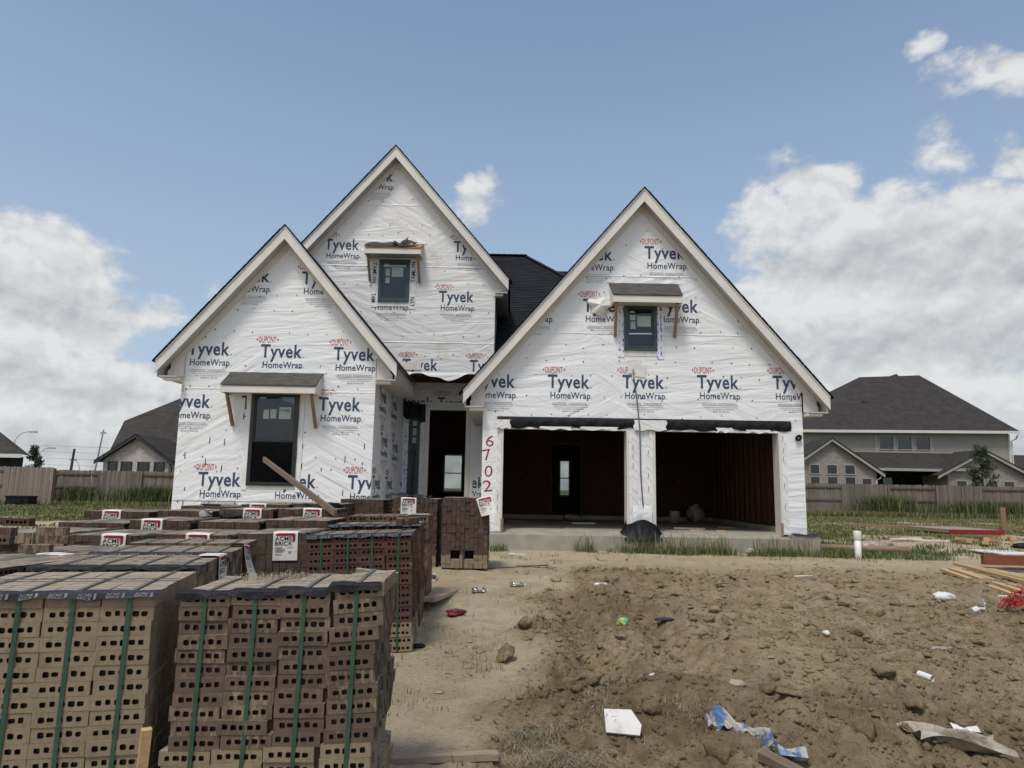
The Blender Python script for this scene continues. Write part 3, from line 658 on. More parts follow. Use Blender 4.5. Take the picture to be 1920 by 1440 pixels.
# yard right of the house and lawn left of it
def d_right(x, y): return np.clip(greenness(x, y)*1.6-.55, 0, 1)
stuff(blades('grass', scatter(70000, (6.4, 14), (14.2, 22), d_right, 7), .09, .013, MAT['grass'], .9, 8))
stuff(blades('grass', scatter(90000, (6.6, 32), (20, 39.5), d_right, 9), .07, .030, MAT['grass_dull'], .8, 10))
stuff(blades('grass', scatter(110000, (-30, -7.0), (17, 39.5), d_right, 11), .09, .034, MAT['grass_dull'], .8, 12))
stuff(blades('grass', scatter(9000, (-1.4, .9), (4.2, 13.5), lambda x, y: np.clip(fbm(x*2.0, y*2.0, 3)*2.4-.35, 0, 1), 13), .055, .0045, MAT['grass'], 1.0, 14))
# dead roots and grass torn up with the near bank
def straw_mass(name, cx, cy, rx, ry, n_, h, seed, mat='straw'):
    g = np.random.default_rng(seed); a = g.normal(size=(n_, 2))*np.array([rx, ry])*.6+np.array([cx, cy]); return stuff(blades(name, a, h*.62, .0030, MAT[mat], 3.4, seed))
straw_mass('dead_grass', .18, 4.66, .17, .09, 1300, .07, 31); straw_mass('dead_grass', .30, 4.40, .22, .07, 1900, .07, 32); straw_mass('roots', 1.25, 5.05, .18, .12, 260, .06, 33)
straw_mass('roots', .62, 4.85, .15, .12, 300, .06, 35)
# ================================================================== THE HOUSE UNDER CONSTRUCTION
HO = (-.5, 19.0, .34)
house = thing('house', 'unfinished two storey house wrapped in white printed housewrap with three steep gables', 'house', HO)
def hp(mb, name, mats, parent=house, smooth=False, **pr): return mb.build(name, mats, parent, HO, smooth, **pr)
SL = 1.175                                                     # roof slope, rise over run

def roof_sheet(name, pts, mat, parent, org, th=.05, **pr):
    """sloping roof sheet: pts eave-left, eave-right, top-right, (top-left); metric UVs along eave and slope"""
    P = [Vector(p) for p in pts]; u = (P[1]-P[0]).normalized(); nn = u.cross(P[-1]-P[0]).normalized(); vv = nn.cross(u)
    k = len(P); vs = P+[q-nn*th for q in P]
    mb = MB(); mb.add(vs, [tuple(range(k)), tuple(range(2*k-1, k-1, -1))]+[((i+1) % k, i, k+i, k+(i+1) % k) for i in range(k)])
    o = mb.build(name, mat, parent, org, **pr); O = Vector(org)
    uv_planar(o, lambda c: (c+O-P[0]).dot(u)+50, lambda c: (c+O-P[0]).dot(vv)); return o

def gable(cx, half, za, yf, yw, yb, wh, mat='shingle_black'):
    ze = za-SL*half
    for sg in (-1, 1):
        def q(t, d_): return (cx+sg*t, za-SL*t-d_)
        mb = MB(); mb.prism([q(0, .0), q(half+.035, .0), q(half+.035, .035), q(0, .035)], yf-.035, yb); hp(mb, 'shingle_roof', MAT[mat])
        mb = MB()
        # ragged butt ends of the shingle courses along the rake
        t = .1
        while t < half:
            mb.prism([q(t, -.010), q(t+.13, -.004), q(t+.135, .02), q(t, .02)], yf-.042-.010*random.random(), yf+.30); t += .145+random.uniform(-.01, .01)
        hp(mb, 'shingle_course', MAT[mat], kind='stuff')
        mb = MB(); mb.prism([q(0, .036), q(half, .036), q(half, .080), q(0, .080)], yf-.014, yf+.10); hp(mb, 'drip_edge', MAT['drip'])
        mb = MB(); mb.prism([q(0, .085), q(half-.004, .085), q(half-.004, .335), q(0, .335)], yf, yf+.032); hp(mb, 'rake_board', MAT['trim'])
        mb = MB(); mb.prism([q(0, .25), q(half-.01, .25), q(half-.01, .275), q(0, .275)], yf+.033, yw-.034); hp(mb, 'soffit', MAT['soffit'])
        mb = MB(); mb.prism([q(0, .28), q(wh+.28, .28), q(wh+.28, .46), q(0, .46)], yw-.033, yw-.003); hp(mb, 'frieze_board', MAT['trim'])
        mb = MB(); a, b = sorted((cx+sg*(wh+.003), cx+sg*(half-.03)))
        mb.box(a, b, yf+.06, yb, ze-.40, ze-.372); a2, b2 = sorted((cx+sg*(half-.055), cx+sg*(half-.028)))
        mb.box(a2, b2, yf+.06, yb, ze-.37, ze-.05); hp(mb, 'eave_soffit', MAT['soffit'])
        mb = MB(); a, b = sorted((cx+sg*(wh-.02), cx+sg*(half-.14)))
        mb.prism([(cx+sg*(half-.14), ze-.36), (cx+sg*(wh-.02), ze-.36), (cx+sg*(wh-.02), za-SL*(wh-.02)-.44), (cx+sg*(half-.14), za-SL*(half-.14)-.40)], yw-.05, yw-.035); mb.box(a, b, yf+.10, yw-.051, ze-.46, ze-.405); hp(mb, 'eave_return', MAT['trim'])
    return ze
WING = dict(cx=-5.08, half=2.60, za=7.32, yf=15.05, yw=15.4, yb=18.05, wh=2.13)
GAR = dict(cx=2.885, half=3.93, za=8.34, yf=15.05, yw=15.4, yb=22.0, wh=3.49)
TALL = dict(cx=-3.19, half=3.06, za=10.60, yf=17.75, yw=18.1, yb=25.0, wh=2.71)
for g_ in (WING, GAR, TALL): gable(**g_)
def roofz(g_, x): return g_['za']-SL*abs(x-g_['cx'])-.05

# ---- wrapped walls
def gable_outline(g_, zb, x0, x1):
    return [(x0, zb), (x1, zb), (x1, roofz(g_, x1)), (g_['cx'], roofz(g_, g_['cx'])), (x0, roofz(g_, x0))]
WW = (-5.645, -4.645, 1.60, 3.585); GW = (2.485, 3.170, 4.69, 5.70); TW = (-3.535, -2.765, 6.42, 7.52)
wing_out = gable_outline(WING, .70, -7.23, -2.99); gar_out = gable_outline(GAR, 2.90, -.62, 6.34); tall_out = gable_outline(TALL, 4.52, -5.90, -.48)
mb = MB(); mb.holed(wing_out, [WW], 15.4, 15.54); wing_wall = hp(mb, 'wrapped_wall', MAT['wrap'], label='wrapped wall of the low left gable')
mb = MB(); mb.holed(gar_out, [GW], 15.4, 15.54); gar_wall = hp(mb, 'wrapped_wall', MAT['wrap'], label='wrapped wall of the garage gable')
mb = MB(); mb.holed(tall_out, [TW], 18.1, 18.24); tall_wall = hp(mb, 'wrapped_wall', MAT['wrap_dim'], label='weather stained wrapped wall of the tall middle gable')
mb = MB(); mb.box(-3.13, -2.99, 15.542, 19.598, .70, 4.26); ret_wall = hp(mb, 'wrapped_wall', MAT['wrap'])
mb = MB(); mb.box(-7.23, -7.09, 15.542, 26.85, .70, 4.2); hp(mb, 'wrapped_wall', MAT['wrap'])
mb = MB(); mb.box(6.20, 6.34, 15.542, 26.85, .70, 4.1); hp(mb, 'wrapped_wall', MAT['wrap'])
mb = MB(); mb.box(-.62, -.50, 15.542, 21.598, .70, 4.2); hp(mb, 'wrapped_wall', MAT['wrap'])
for a_ in (-.62, -5.9):
    mb = MB(); mb.box(a_, a_+.14, 18.242, 24.5, 4.6, 7.3); hp(mb, 'wrapped_wall', MAT['wrap_dim'])
ent_out = [(-2.988, .72), (-.622, .72), (-.622, 4.50), (-2.988, 4.50)]
DOOR = (-2.26, -1.25, .78, 3.73); SIDE = (-2.80, -2.53, 1.30, 3.50)
mb = MB(); mb.holed(ent_out, [DOOR, SIDE], 19.6, 19.74); ent_wall = hp(mb, 'wrapped_wall', MAT['wrap_dim'])
for x0, x1, zb in ((-.62, -.205, .70), (2.55, 3.08, .66), (5.835, 6.34, .74)):
    mb = MB(); mb.box(x0, x1, 15.4, 15.66, zb, 2.898); hp(mb, 'garage_pier', MAT['wrap'])
# rear walls and interior
RW = [(1.83, 2.24, 1.36, 2.72), (-2.52, -1.80, 1.45, 2.86)]  # entry-side opening is added: a bright window standing in for a pale boxy object
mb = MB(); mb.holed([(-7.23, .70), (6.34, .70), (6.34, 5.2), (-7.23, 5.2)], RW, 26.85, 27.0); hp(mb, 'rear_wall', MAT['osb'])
for a, b, c, d_ in RW:
    mb = MB(); mb.holed([(a, c), (b, c), (b, d_), (a, d_)], [(a+.05, b-.05, c+.05, (c+d_)/2-.02), (a+.05, b-.05, (c+d_)/2+.02, d_-.05)], 26.88, 26.93); wn = hp(mb, 'rear_or_added_window', MAT['white'])
    mb = MB(); mb.box(a+.05, b-.05, 26.90, 26.906, c+.05, d_-.05); hp(mb, 'pane', MAT['bottle'], wn)
for g_, yb in ((TALL, 24.5), (GAR, 21.9)):
    mb = MB(); mb.prism(gable_outline(g_, 4.56, g_['cx']-g_['wh']+.02, g_['cx']+g_['wh']-.02), yb-.08, yb); hp(mb, 'attic_wall', MAT['osb'])
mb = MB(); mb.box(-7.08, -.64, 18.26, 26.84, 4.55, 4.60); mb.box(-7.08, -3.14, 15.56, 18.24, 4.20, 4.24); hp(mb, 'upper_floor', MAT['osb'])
mb = MB(); mb.box(-.49, 6.19, 15.56, 26.84, 3.44, 3.49); hp(mb, 'garage_ceiling', MAT['stud'])
# strand board lining at the back of the garage, sheet by sheet, with the passage door left open
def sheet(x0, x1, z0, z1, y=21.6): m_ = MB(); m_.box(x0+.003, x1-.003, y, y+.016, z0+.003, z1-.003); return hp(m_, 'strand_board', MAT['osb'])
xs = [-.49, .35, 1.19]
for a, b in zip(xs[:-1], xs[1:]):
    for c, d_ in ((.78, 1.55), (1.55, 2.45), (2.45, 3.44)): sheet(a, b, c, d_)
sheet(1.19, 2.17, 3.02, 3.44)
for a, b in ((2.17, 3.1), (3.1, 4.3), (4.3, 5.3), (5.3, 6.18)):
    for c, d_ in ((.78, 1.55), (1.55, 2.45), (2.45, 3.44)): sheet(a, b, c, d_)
for x, z in ((.32, 1.95), (3.45, 1.9), (2.75, 2.6), (4.9, 1.95)):
    mb = MB(); mb.box(x-.05, x+.05, 21.55, 21.598, z-.09, z+.09); hp(mb, 'outlet_box', MAT['patio'])
mb = MB(); mb.box(1.19, 1.25, 21.54, 21.66, .76, 3.02); mb.box(2.11, 2.17, 21.54, 21.66, .76, 3.02); mb.box(1.25, 2.11, 21.54, 21.66, 2.96, 3.02); hp(mb, 'inner_door_frame', MAT['stud'])
for k in range(14):                                            # bare studs of the garage side wall
    y = 15.75+k*.405; mb = MB(); mb.box(6.10, 6.188, y, y+.04, .90, 3.40); hp(mb, 'stud', MAT['stud'])
mb = MB(); mb.box(6.10, 6.188, 15.70, 21.59, .86, .898); mb.box(6.10, 6.188, 15.70, 21.59, 3.402, 3.438); hp(mb, 'wall_plate', MAT['stud'])
mb = MB(); mb.box(6.189, 6.198, 15.70, 21.59, .9, 3.43); hp(mb, 'sheathing', MAT['osb'])
mb = MB(); mb.box(6.02, 6.19, 15.68, 21.59, .70, .858); mb.box(-.49, 6.02, 21.44, 21.59, .70, .86); hp(mb, 'concrete_curb', MAT['concrete'])
# slab
mb = MB(); mb.box(-7.30, 6.40, 15.75, 27.05, .0, .742)
mb.box(-7.30, -.62, 15.36, 15.748, .0, .70)
hp(mb, 'slab', MAT['concrete'])
mb = MB(); mb.add([(-.64, 15.22, .0), (5.93, 15.22, .0), (5.93, 15.22, .655), (-.64, 15.22, .655), (-.64, 15.748, .0), (5.93, 15.748, .0), (5.93, 15.748, .741), (-.64, 15.748, .741)],
       [(0, 1, 2, 3), (3, 2, 6, 7), (5, 4, 7, 6), (0, 3, 7, 4), (1, 5, 6, 2), (0, 4, 5, 1)]); hp(mb, 'garage_apron', MAT['concrete'])
mb = MB(); mb.box(5.933, 6.53, 15.20, 15.748, .0, .735); hp(mb, 'footing', MAT['concrete'])
mb = MB(); mb.grid(lambda u, v: (5.98+.62*u, 15.17+.22*v, .745+.012*math.sin(u*9)+.02*v), 10, 3); hp(mb, 'flashing_sheet', MAT['black'])
# jamb boards of the two garage doors
for x0, x1 in ((-.203, -.165), (2.505, 2.548), (3.082, 3.125), (5.795, 5.833)):
    mb = MB(); mb.box(x0, x1, 15.385, 15.74, .70, 2.898); hp(mb, 'door_jamb', MAT['trim'])
for x in (5.80, -.17):
    mb = MB(); mb.box(x-.02, x+.035, 15.378, 15.384, .70, .98); hp(mb, 'raw_wood_end', MAT['wood'])
# tear tape on the piers, printed with slanting dashes
for x0, x1, zb in ((-.31, -.206, .72), (2.60, 2.75, .72), (2.93, 3.06, .72), (5.85, 5.97, .76)):
    mb = MB(); mb.box(x0, x1, 15.394, 15.3985, zb, 2.89); tp = hp(mb, 'flashing_tape', MAT['white'])
    mb = MB(); z = zb+.08
    while z < 2.8:
        mb.add([(x0+.01, 15.392, z+.10), (x0+.014, 15.392, z+.106), (x1-.01, 15.392, z+.005), (x1-.014, 15.392, z)], [(0, 3, 2, 1)])
        if random.random() < .5: mb.box(x0+.035, x0+.052, 15.3915, 15.393, z+.10, z+.20)
        z += .21*random.uniform(.7, 1.4)
    hp(mb, 'tape_print', MAT['print_grey'], tp, kind='stuff')
# black membrane hung over the garage header, with pale patches
def memb(u, v):
    x = -.31+6.39*u; sag = .03*math.sin(u*37)+.025*math.sin(u*91+1)+.02*math.sin(u*13)
    return (x, 15.385-.03*math.sin(v*3.1)-.012*math.sin(u*120+v*4)*v, 3.165-(.235+sag*.6)*v)
mb = MB(); mb.grid(memb, 160, 6); hp(mb, 'black_membrane', MAT['black'], smooth=True)
for x0, x1, z0, z1 in ((-.33, -.02, 2.90, 3.09), (2.66, 3.36, 2.91, 3.13), (.62, 1.30, 2.895, 2.955), (4.45, 4.8, 2.90, 2.99), (5.1, 5.62, 2.895, 2.96), (1.5, 2.3, 2.90, 2.965)):
    mb = MB(); mb.grid(lambda u, v: (x0+(x1-x0)*u+.02*math.sin(v*7+x0), 15.335-.008*math.sin(u*9), z0+(z1-z0)*v+.018*math.sin(u*11+x0)*(1-v)), 14, 5); hp(mb, 'membrane_patch', MAT['wrap_dim'], smooth=True)
# black plastic bundled round the foot of the middle pier
def skirt(u, v):
    a = u*2*math.pi; r = 1+.55*(1-v)**1.6+.10*math.sin(a*7+v*3)*(1-v)+.06*math.sin(a*13)*(1-v)
    return (2.815+.33*r*math.cos(a), 15.50+.27*r*math.sin(a), .60+.36*v+.05*math.sin(a*3)*(v))
mb = MB(); mb.grid(skirt, 60, 10); hp(mb, 'plastic_skirt', MAT['black'], smooth=True)
mb = MB(); mb.grid(lambda u, v: (2.62+.40*u, 15.382-.05*math.sin(v*2.5)-.02*math.sin(u*8), .80+.50*v), 10, 8); hp(mb, 'loose_wrap', MAT['wrap'], smooth=True)
# grey cable running down from the small window
pts = [(2.66, 15.385, 4.24), (2.67, 15.36, 4.0), (2.73, 15.36, 3.6), (2.76, 15.35, 3.2), (2.775, 15.30, 2.98), (2.79, 15.36, 2.6), (2.80, 15.375, 2.0), (2.83, 15.375, 1.5), (2.86, 15.372, 1.12)]
mb = MB(); mb.tube(pts, .014, 8); hp(mb, 'cable', MAT['cable'], smooth=True)
mb = MB(); mb.grid(lambda u, v: (2.53+.28*u+.02*v, 15.388-.004*math.sin(u*6+v*5), 4.16+.30*v), 4, 4); mb.grid(lambda u, v: (2.70+.22*u+.03*v, 15.383, 4.10+.25*v-.03*u), 4, 4); hp(mb, 'tape_patch', MAT['paper'])
mb = MB()
for k in range(26):
    a, b = k*.83, k*1.7; mb.tube([(6.22+.06*math.cos(a), 15.36+.03*math.sin(b), 2.80+.06*math.sin(a)), (6.22+.07*math.cos(a+2), 15.33, 2.80+.07*math.sin(a+2.2))], .012, 5)
hp(mb, 'wire_bundle', MAT['black'])

# ---- printing on the wrap
def logo(seed=0):
    T = {'ink_blue': [], 'ink_red': [], 'ink_grey': []}
    T['ink_blue'] += text_tris('Tyvek', 0, 0, .915, .285, .020, None, 1.07)
    T['ink_blue'] += text_tris('HomeWrap', .06, -.235, .875, .140, .013, None, 1.04)
    def bulge(x, y): k = 1-((x-.135)/.24)**2; return (x, .335+.0675+(y-.335-.0675)*(.78+.42*max(k, 0)))
    T['ink_red'] += text_tris('DUPONT', -.055, .335, .38, .125, .006, bulge, 1.05)
    for sg, x in ((-1, -.085), (1, .355)): T['ink_red'].append(((x+sg*.03, .40), (x-sg*.005, .365), (x-sg*.005, .435)) if sg < 0 else ((x+.03, .40), (x-.005, .435), (x-.005, .365)))
    r = lambda a, b, c, d_: T['ink_grey'].append(((a, c), (b, c), (b, d_), (a, d_)))
    r(.935, .965, 0, .028); r(.95, .972, -.235, -.215)
    for z, a, b in ((-.335, .10, .42), (-.335, .45, .86), (-.362, .10, .42), (-.362, .45, .86), (-.385, .10, .9), (-.425, .14, .88)): r(a, b, z, z+.008)
    T['ink_grey'] += text_tris('CALL FOR MORE INFORMATION', .20, -.475, .60, .022, .01)
    T['ink_grey'] += text_tris('MADE IN THE USA', .33, -.525, .37, .028, .012)
    return T
LOGO = logo()
INK = ['ink_blue', 'ink_red', 'ink_grey']
def put_logo(x, z, convex, holes, to3, scale=1.0):
    mb = MB()
    for k, mn in enumerate(INK):
        tr = [[(x+a*scale, z+b*scale) for a, b in t] for t in LOGO[mn]]
        for q in clip_all(tr, convex, holes): mb.add([to3(a, b) for a, b in q], [tuple(range(len(q)))], k)
    if mb.f: return hp(mb, 'wrap_print', [MAT[i] for i in INK])
def grow(h, d_): return (h[0]-d_, h[1]+d_, h[2]-d_, h[3]+d_)
fW = lambda a, b: (a, 15.396, b)
fT = lambda a, b: (a, 18.096, b)
fE = lambda a, b: (a, 19.596, b)
for x, z in ((-6.385, 6.09), (-4.745, 6.06), (-7.155, 4.41), (-5.555, 4.38), (-3.945, 4.345), (-7.49, 3.24), (-5.895, 3.23), (-4.21, 3.225), (-6.705, 1.56), (-5.09, 1.55), (-3.49, 1.545)):
    put_logo(x, z, wing_out, [grow(WW, .05)], fW)
gh = [grow(GW, .13)]
for x, z in ((-.85, 3.80), (.785, 3.815), (2.42, 3.835), (4.06, 3.86), (5.72, 3.875), (-.06, 5.52), (1.555, 5.54), (3.205, 5.56), (4.93, 5.585), (1.30, 6.73), (2.94, 6.79)):
    put_logo(x, z, gar_out, gh, fW)
for x, z in ((-4.21, 9.73), (-5.03, 7.80), (-1.605, 7.80), (-5.415, 6.42), (-3.68, 6.42), (-1.96, 6.43), (-2.845, 4.60), (-1.105, 4.60)):
    put_logo(x, z, tall_out, [grow(TW, .14)], fT)
for x, z in ((-2.06, 3.80), (-1.62, 1.62), (-3.1, 3.80), (-3.45, 1.6)): put_logo(x, z, ent_out, [grow(DOOR, .13), grow(SIDE, .12)], fE)
ro = [(15.42, .72), (19.59, .72), (19.59, 4.1), (15.42, 4.1)]
for y, z in ((15.9, 3.55), (17.5, 3.55), (16.3, 2.55), (17.9, 2.5), (15.55, 1.55), (17.2, 1.55)): put_logo(y, z, ro, [], lambda a, b: (-2.986, a, b))
mb = MB()
for k, (s_, x, z, ang) in enumerate((('6', -.555, 2.52, -8), ('7', -.57, 2.19, 12), ('0', -.565, 1.86, -4), ('2', -.575, 1.53, 6))):
    ca, sa = math.cos(R(ang)), math.sin(R(ang))
    for t in text_tris(s_, 0, 0, .17 if k != 3 else .19, .24, -.006): mb.add([(x+a*ca-b*sa, 15.395, z+a*sa+b*ca) for a, b in t], [(0, 1, 2)])
hp(mb, 'painted_number', MAT['spray_red'])
# capped nails, staples and lap seams
def fasteners(convex, holes, to3, seed, rows, staples=()):
    g = random.Random(seed); mb = MB()
    x0, x1 = min(p[0] for p in convex), max(p[0] for p in convex)
    for z in rows:
        x = x0+.12+g.uniform(0, .25)
        while x < x1-.08:
            a, b, r = x+g.uniform(-.04, .04), z+g.uniform(-.05, .05), g.uniform(.011, .017)
            q = [(a+r*math.cos(i*math.pi/4), b+r*math.sin(i*math.pi/4)) for i in range(8)]
            for c in clip_all([q], convex, holes): mb.add([to3(*s_) for s_ in c], [tuple(range(len(c)))])
            x += .41*g.choice((1, 1, 1, 2))
    for (sx, sz0, sz1, dz_) in staples:
        z = sz0
        while z < sz1:
            a = sx+g.uniform(-.03, .03); h = g.uniform(.06, .15); wv = .008; t = g.uniform(-.012, .012)
            for c in clip_all([[(a-wv, z), (a+wv, z), (a+wv+t, z+h), (a-wv+t, z+h)]], convex, holes): mb.add([to3(*s_) for s_ in c], [tuple(range(len(c)))])
            z += dz_*g.uniform(.6, 1.4)
    hp(mb, 'wrap_fastener', MAT['print_black'], kind='stuff')
fq = lambda f, e: (lambda a, b: tuple(c-(e if i == 1 else 0) for i, c in enumerate(f(a, b))))
fasteners(wing_out, [grow(WW, .05)], fq(fW, .004), 1, (6.7, 5.75, 5.45, 4.95, 4.2, 3.72, 2.75, 2.2, 1.9, 1.2), [(x, .9, 2.5, .55) for x in (-7.0, -6.55, -6.2, -5.75, -4.5, -4.1, -3.6, -3.2)])
fasteners(gar_out, gh, fq(fW, .004), 2, (7.4, 7.05, 6.35, 5.95, 5.1, 4.75, 4.42, 4.1, 3.65, 3.22))
fasteners(tall_out, [grow(TW, .14)], fq(fT, .004), 3, (9.9, 9.2, 8.5, 8.25, 7.3, 6.9, 6.1, 5.5, 5.0, 4.95))
fasteners(ent_out, [grow(DOOR, .13), grow(SIDE, .12)], fq(fE, .004), 4, (4.2, 3.95, 2.9, 2.0, 1.3))
for (x0, x1, z, y) in ((-7.22, -5.75, 3.66, 15.4), (-4.2, -3.0, 3.62, 15.4), (-4.4, 4.4, 0, 0), (.2, 5.6, 5.04, 15.4), (1.45, 4.3, 6.36, 15.4), (-5.7, -.5, 7.36, 18.1), (-4.6, -1.7, 9.05, 18.1), (-5.8, -.5, 5.32, 18.1)):
    if y == 0: continue
    mb = MB(); mb.grid(lambda u, v: (x0+(x1-x0)*u, y-.007*(1-v)-.002, z+.004*math.sin(u*40)+.03*v), 40, 1); hp(mb, 'wrap_lap', MAT['wrap'])
mb = MB()
for x in np.arange(-7.0, -3.0, .55): mb.box(x, x+.02, 15.388, 15.394, .74, 1.24)
hp(mb, 'tear_strip', MAT['print_grey'], kind='stuff')
mb = MB(); mb.box(-7.2, -3.02, 15.388, 15.391, 1.235, 1.245); hp(mb, 'wrap_lap', MAT['print_grey'])
# torn hanging edge over the porch, and a grey patch
mb = MB(); mb.grid(lambda u, v: (-2.95+2.3*u, 18.085-.02*v, 4.54-v*(.05+.05*math.sin(u*21)+.20*math.exp(-((u-.55)/.10)**2))), 40, 4); hp(mb, 'torn_wrap', MAT['wrap'])
mb = MB(); mb.box(-2.80, -2.36, 18.080, 18.085, 4.60, 4.80); hp(mb, 'tape_patch', MAT['paper'])
def foam(u, v):
    a = u*2*math.pi; r = v*(.23+.04*math.sin(a*3)+.03*math.sin(a*5+1)); return (1.92+r*math.cos(a)*1.05, 15.36-.12*(1-v*v)+.03*math.sin(a*4)*v, 5.66+r*math.sin(a)*.9)
mb = MB(); mb.grid(foam, 28, 7); hp(mb, 'loose_wrap', MAT['wrap_dim'], smooth=True)

# ---- windows, awnings, doors
def window(h, y, frame, fw=.06, green=True, tape=None, label=None, open_from=None):
    x0, x1, z0, z1 = h
    mb = MB(); mb.holed([(x0-.02, z0-.02), (x1+.02, z0-.02), (x1+.02, z1+.02), (x0-.02, z1+.02)], [(x0+fw, x1-fw, z0+fw, z1-fw)], y-.045, y+.06); wn = hp(mb, 'window', MAT[frame])
    a, b, c, d_ = x0+fw, x1-fw, z0+fw, z1-fw
    zz = c if open_from is None else open_from
    mb = MB(); mb.holed([(a, zz), (b, zz), (b, d_), (a, d_)], [(a+.03, b-.03, zz+.035, d_-.03)], y-.02, y+.03); hp(mb, 'sash', MAT[frame], wn)
    mb = MB(); mb.box(a+.035, b-.035, y+.004, y+.010, zz+.04, d_-.035); hp(mb, 'pane', MAT['glass'], wn)
    return wn
def flange(h, y, mat, wl, wr, wt=0, wb=0, parent=house):
    x0, x1, z0, z1 = h
    for a, b, c, d_ in ((x0-.022-wl, x0-.022, z0-wb-.05, z1+.02), (x1+.022, x1+.022+wr, z0-wb-.08, z1+.01)):
        mb = MB(); mb.grid(lambda u, v: (a+(b-a)*u+.006*math.sin(v*17+a), y-.012-.004*math.sin(v*30+u*3), c+(d_-c)*v), 3, 24); hp(mb, 'flashing_tape', MAT[mat])
    if wb:
        mb = MB(); mb.box(x0-.02, x1+.02, y-.010, y-.004, z0-wb-.02, z0-.022); hp(mb, 'flashing_tape', MAT['paper'])
wn = window(WW, 15.4, 'frame', .06, open_from=2.52)
flange(WW, 15.4, 'white', .11, .11, wb=.07)
for (x0, x1, z0, z1) in ((-5.40, -5.28, 3.02, 3.22), (-5.25, -5.12, 3.03, 3.23), (-5.06, -4.80, 3.02, 3.28), (-5.50, -5.36, 3.47, 3.50)):
    mb = MB(); mb.box(x0, x1, 15.398, 15.402, z0, z1); hp(mb, 'sticker', MAT['sticker'], wn)
mb = MB()
for t in text_tris('Westlake', -5.03, 3.19, .21, .045, .01): mb.add([(a, 15.3965, b) for a, b in t], [(0, 1, 2)])
hp(mb, 'sticker_print', MAT['print_black'], wn)
mb = MB(); mb.box(-5.50, -4.79, 15.420, 15.426, 2.66, 2.90); hp(mb, 'protective_film', MAT['clearfilm'], wn)
wn = window(GW, 15.4, 'framegreen', .055); flange(GW, 15.4, 'tape_blue', .15, .15, wb=.12)
for (x0, x1, z0, z1) in ((2.60, 2.72, 5.36, 5.48), (2.61, 2.72, 5.16, 5.33), (2.76, 3.06, 5.22, 5.46), (2.60, 2.70, 5.53, 5.57)):
    mb = MB(); mb.box(x0, x1, 15.398, 15.402, z0, z1); hp(mb, 'sticker', MAT['sticker'], wn)
wn = window(TW, 18.1, 'framegreen', .055); flange(TW, 18.1, 'white', .17, .17, wb=.12)
for (x0, x1, z0, z1) in ((-3.38, -3.27, 7.10, 7.30), (-3.38, -3.27, 6.90, 7.06), (-3.22, -2.92, 7.08, 7.34), (-3.42, -3.30, 7.38, 7.43)):
    mb = MB(); mb.box(x0, x1, 18.098, 18.102, z0, z1); hp(mb, 'sticker', MAT['sticker'], wn)
for s_, x, z, sg, l in (('TAMLYN', -3.72, 7.46, 1, .56), ('TAMLYN', -2.60, 6.93, -1, .56), ('TAM', -3.72, 6.62, 1, .24), ('LYN', -2.60, 6.30, -1, .24)):
    mb = MB()
    for t in text_tris(s_, 0, 0, l, .10, .012): mb.add([(x+sg*b, 18.082, z-sg*a) for a, b in t], [(0, 1, 2)])
    hp(mb, 'tape_print', MAT['print_black'], kind='stuff')

def awning(x0, x1, zw, zf, y, dep, mat, ends, brk):
    aw = thing('awning', '', '', HO); del aw['label'], aw['category']; aw.parent = house; aw.location = (0, 0, 0)
    yf = y-dep
    a = MB(); a.prism([(0, 0), (1, 0), (1, 1)], 0, 1)
    mb = MB(); vs = [(x0+.0, y-.004, zw), (x1, y-.004, zw), (x1-.02, yf-.02, zf+.02), (x0+.02, yf-.02, zf+.02)]
    vs2 = [(p_[0], p_[1], p_[2]-.025) for p_ in vs]; mb.add(vs+vs2, [(0, 3, 2, 1), (4, 5, 6, 7), (0, 1, 5, 4), (1, 2, 6, 5), (2, 3, 7, 6), (3, 0, 4, 7)]); r = hp(mb, 'awning_roof', MAT[mat], aw)
    mb = MB(); mb.box(x0+.02, x1-.02, yf, yf+.03, zf-.155, zf-.012); hp(mb, 'fascia', MAT['trim'], aw)
    for x in (x0+.02, x1-.05):
        mb = MB(); mb.add([(x, yf+.031, zf-.155), (x+.03, yf+.031, zf-.155), (x+.03, y-.005, zf-.155), (x, y-.005, zf-.155), (x, yf+.031, zf-.02), (x+.03, yf+.031, zf-.02), (x+.03, y-.005, zw-.03), (x, y-.005, zw-.03)], [(0, 3, 2, 1), (4, 5, 6, 7), (0, 1, 5, 4), (1, 2, 6, 5), (2, 3, 7, 6), (3, 0, 4, 7)]); hp(mb, 'side_board', MAT['trim'], aw)
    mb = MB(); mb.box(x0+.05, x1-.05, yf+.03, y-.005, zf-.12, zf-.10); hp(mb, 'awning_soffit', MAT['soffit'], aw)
    for (bx, zl) in brk:
        mb = MB(); mb.beam((bx, yf+.09, zf-.15), (bx+.02, y-.03, zl), .055, .075, upv=(0, 1, 0)); hp(mb, 'bracket', MAT['wood'], aw)
    mb = MB(); mb.grid(lambda u, v: (x0-.06+(x1-x0+.12)*u, y-.006-.006*v, zw+.10-.09*v+.004*math.sin(u*30)), 30, 2); hp(mb, 'head_flashing', MAT['wrap'], aw)
    return aw
awning(-6.19, -4.14, 4.03, 3.68, 15.4, .52, 'felt', 1, ((-6.06, 2.86), (-4.26, 2.84)))
aw = awning(2.13, 3.68, 6.20, 5.80, 15.4, .50, 'felt', 1, ((2.24, 4.98), (3.56, 4.98)))
aw = awning(-3.90, -2.40, 7.98, 7.72, 18.1, .45, 'osb_light', 1, ((-3.80, 6.95), (-2.50, 6.93)))
mb = MB(); mb.grid(lambda u, v: (-3.88+.95*u, 17.62+.44*v, 7.755+.255*v+.012*math.sin(u*14+v*5)), 14, 6)
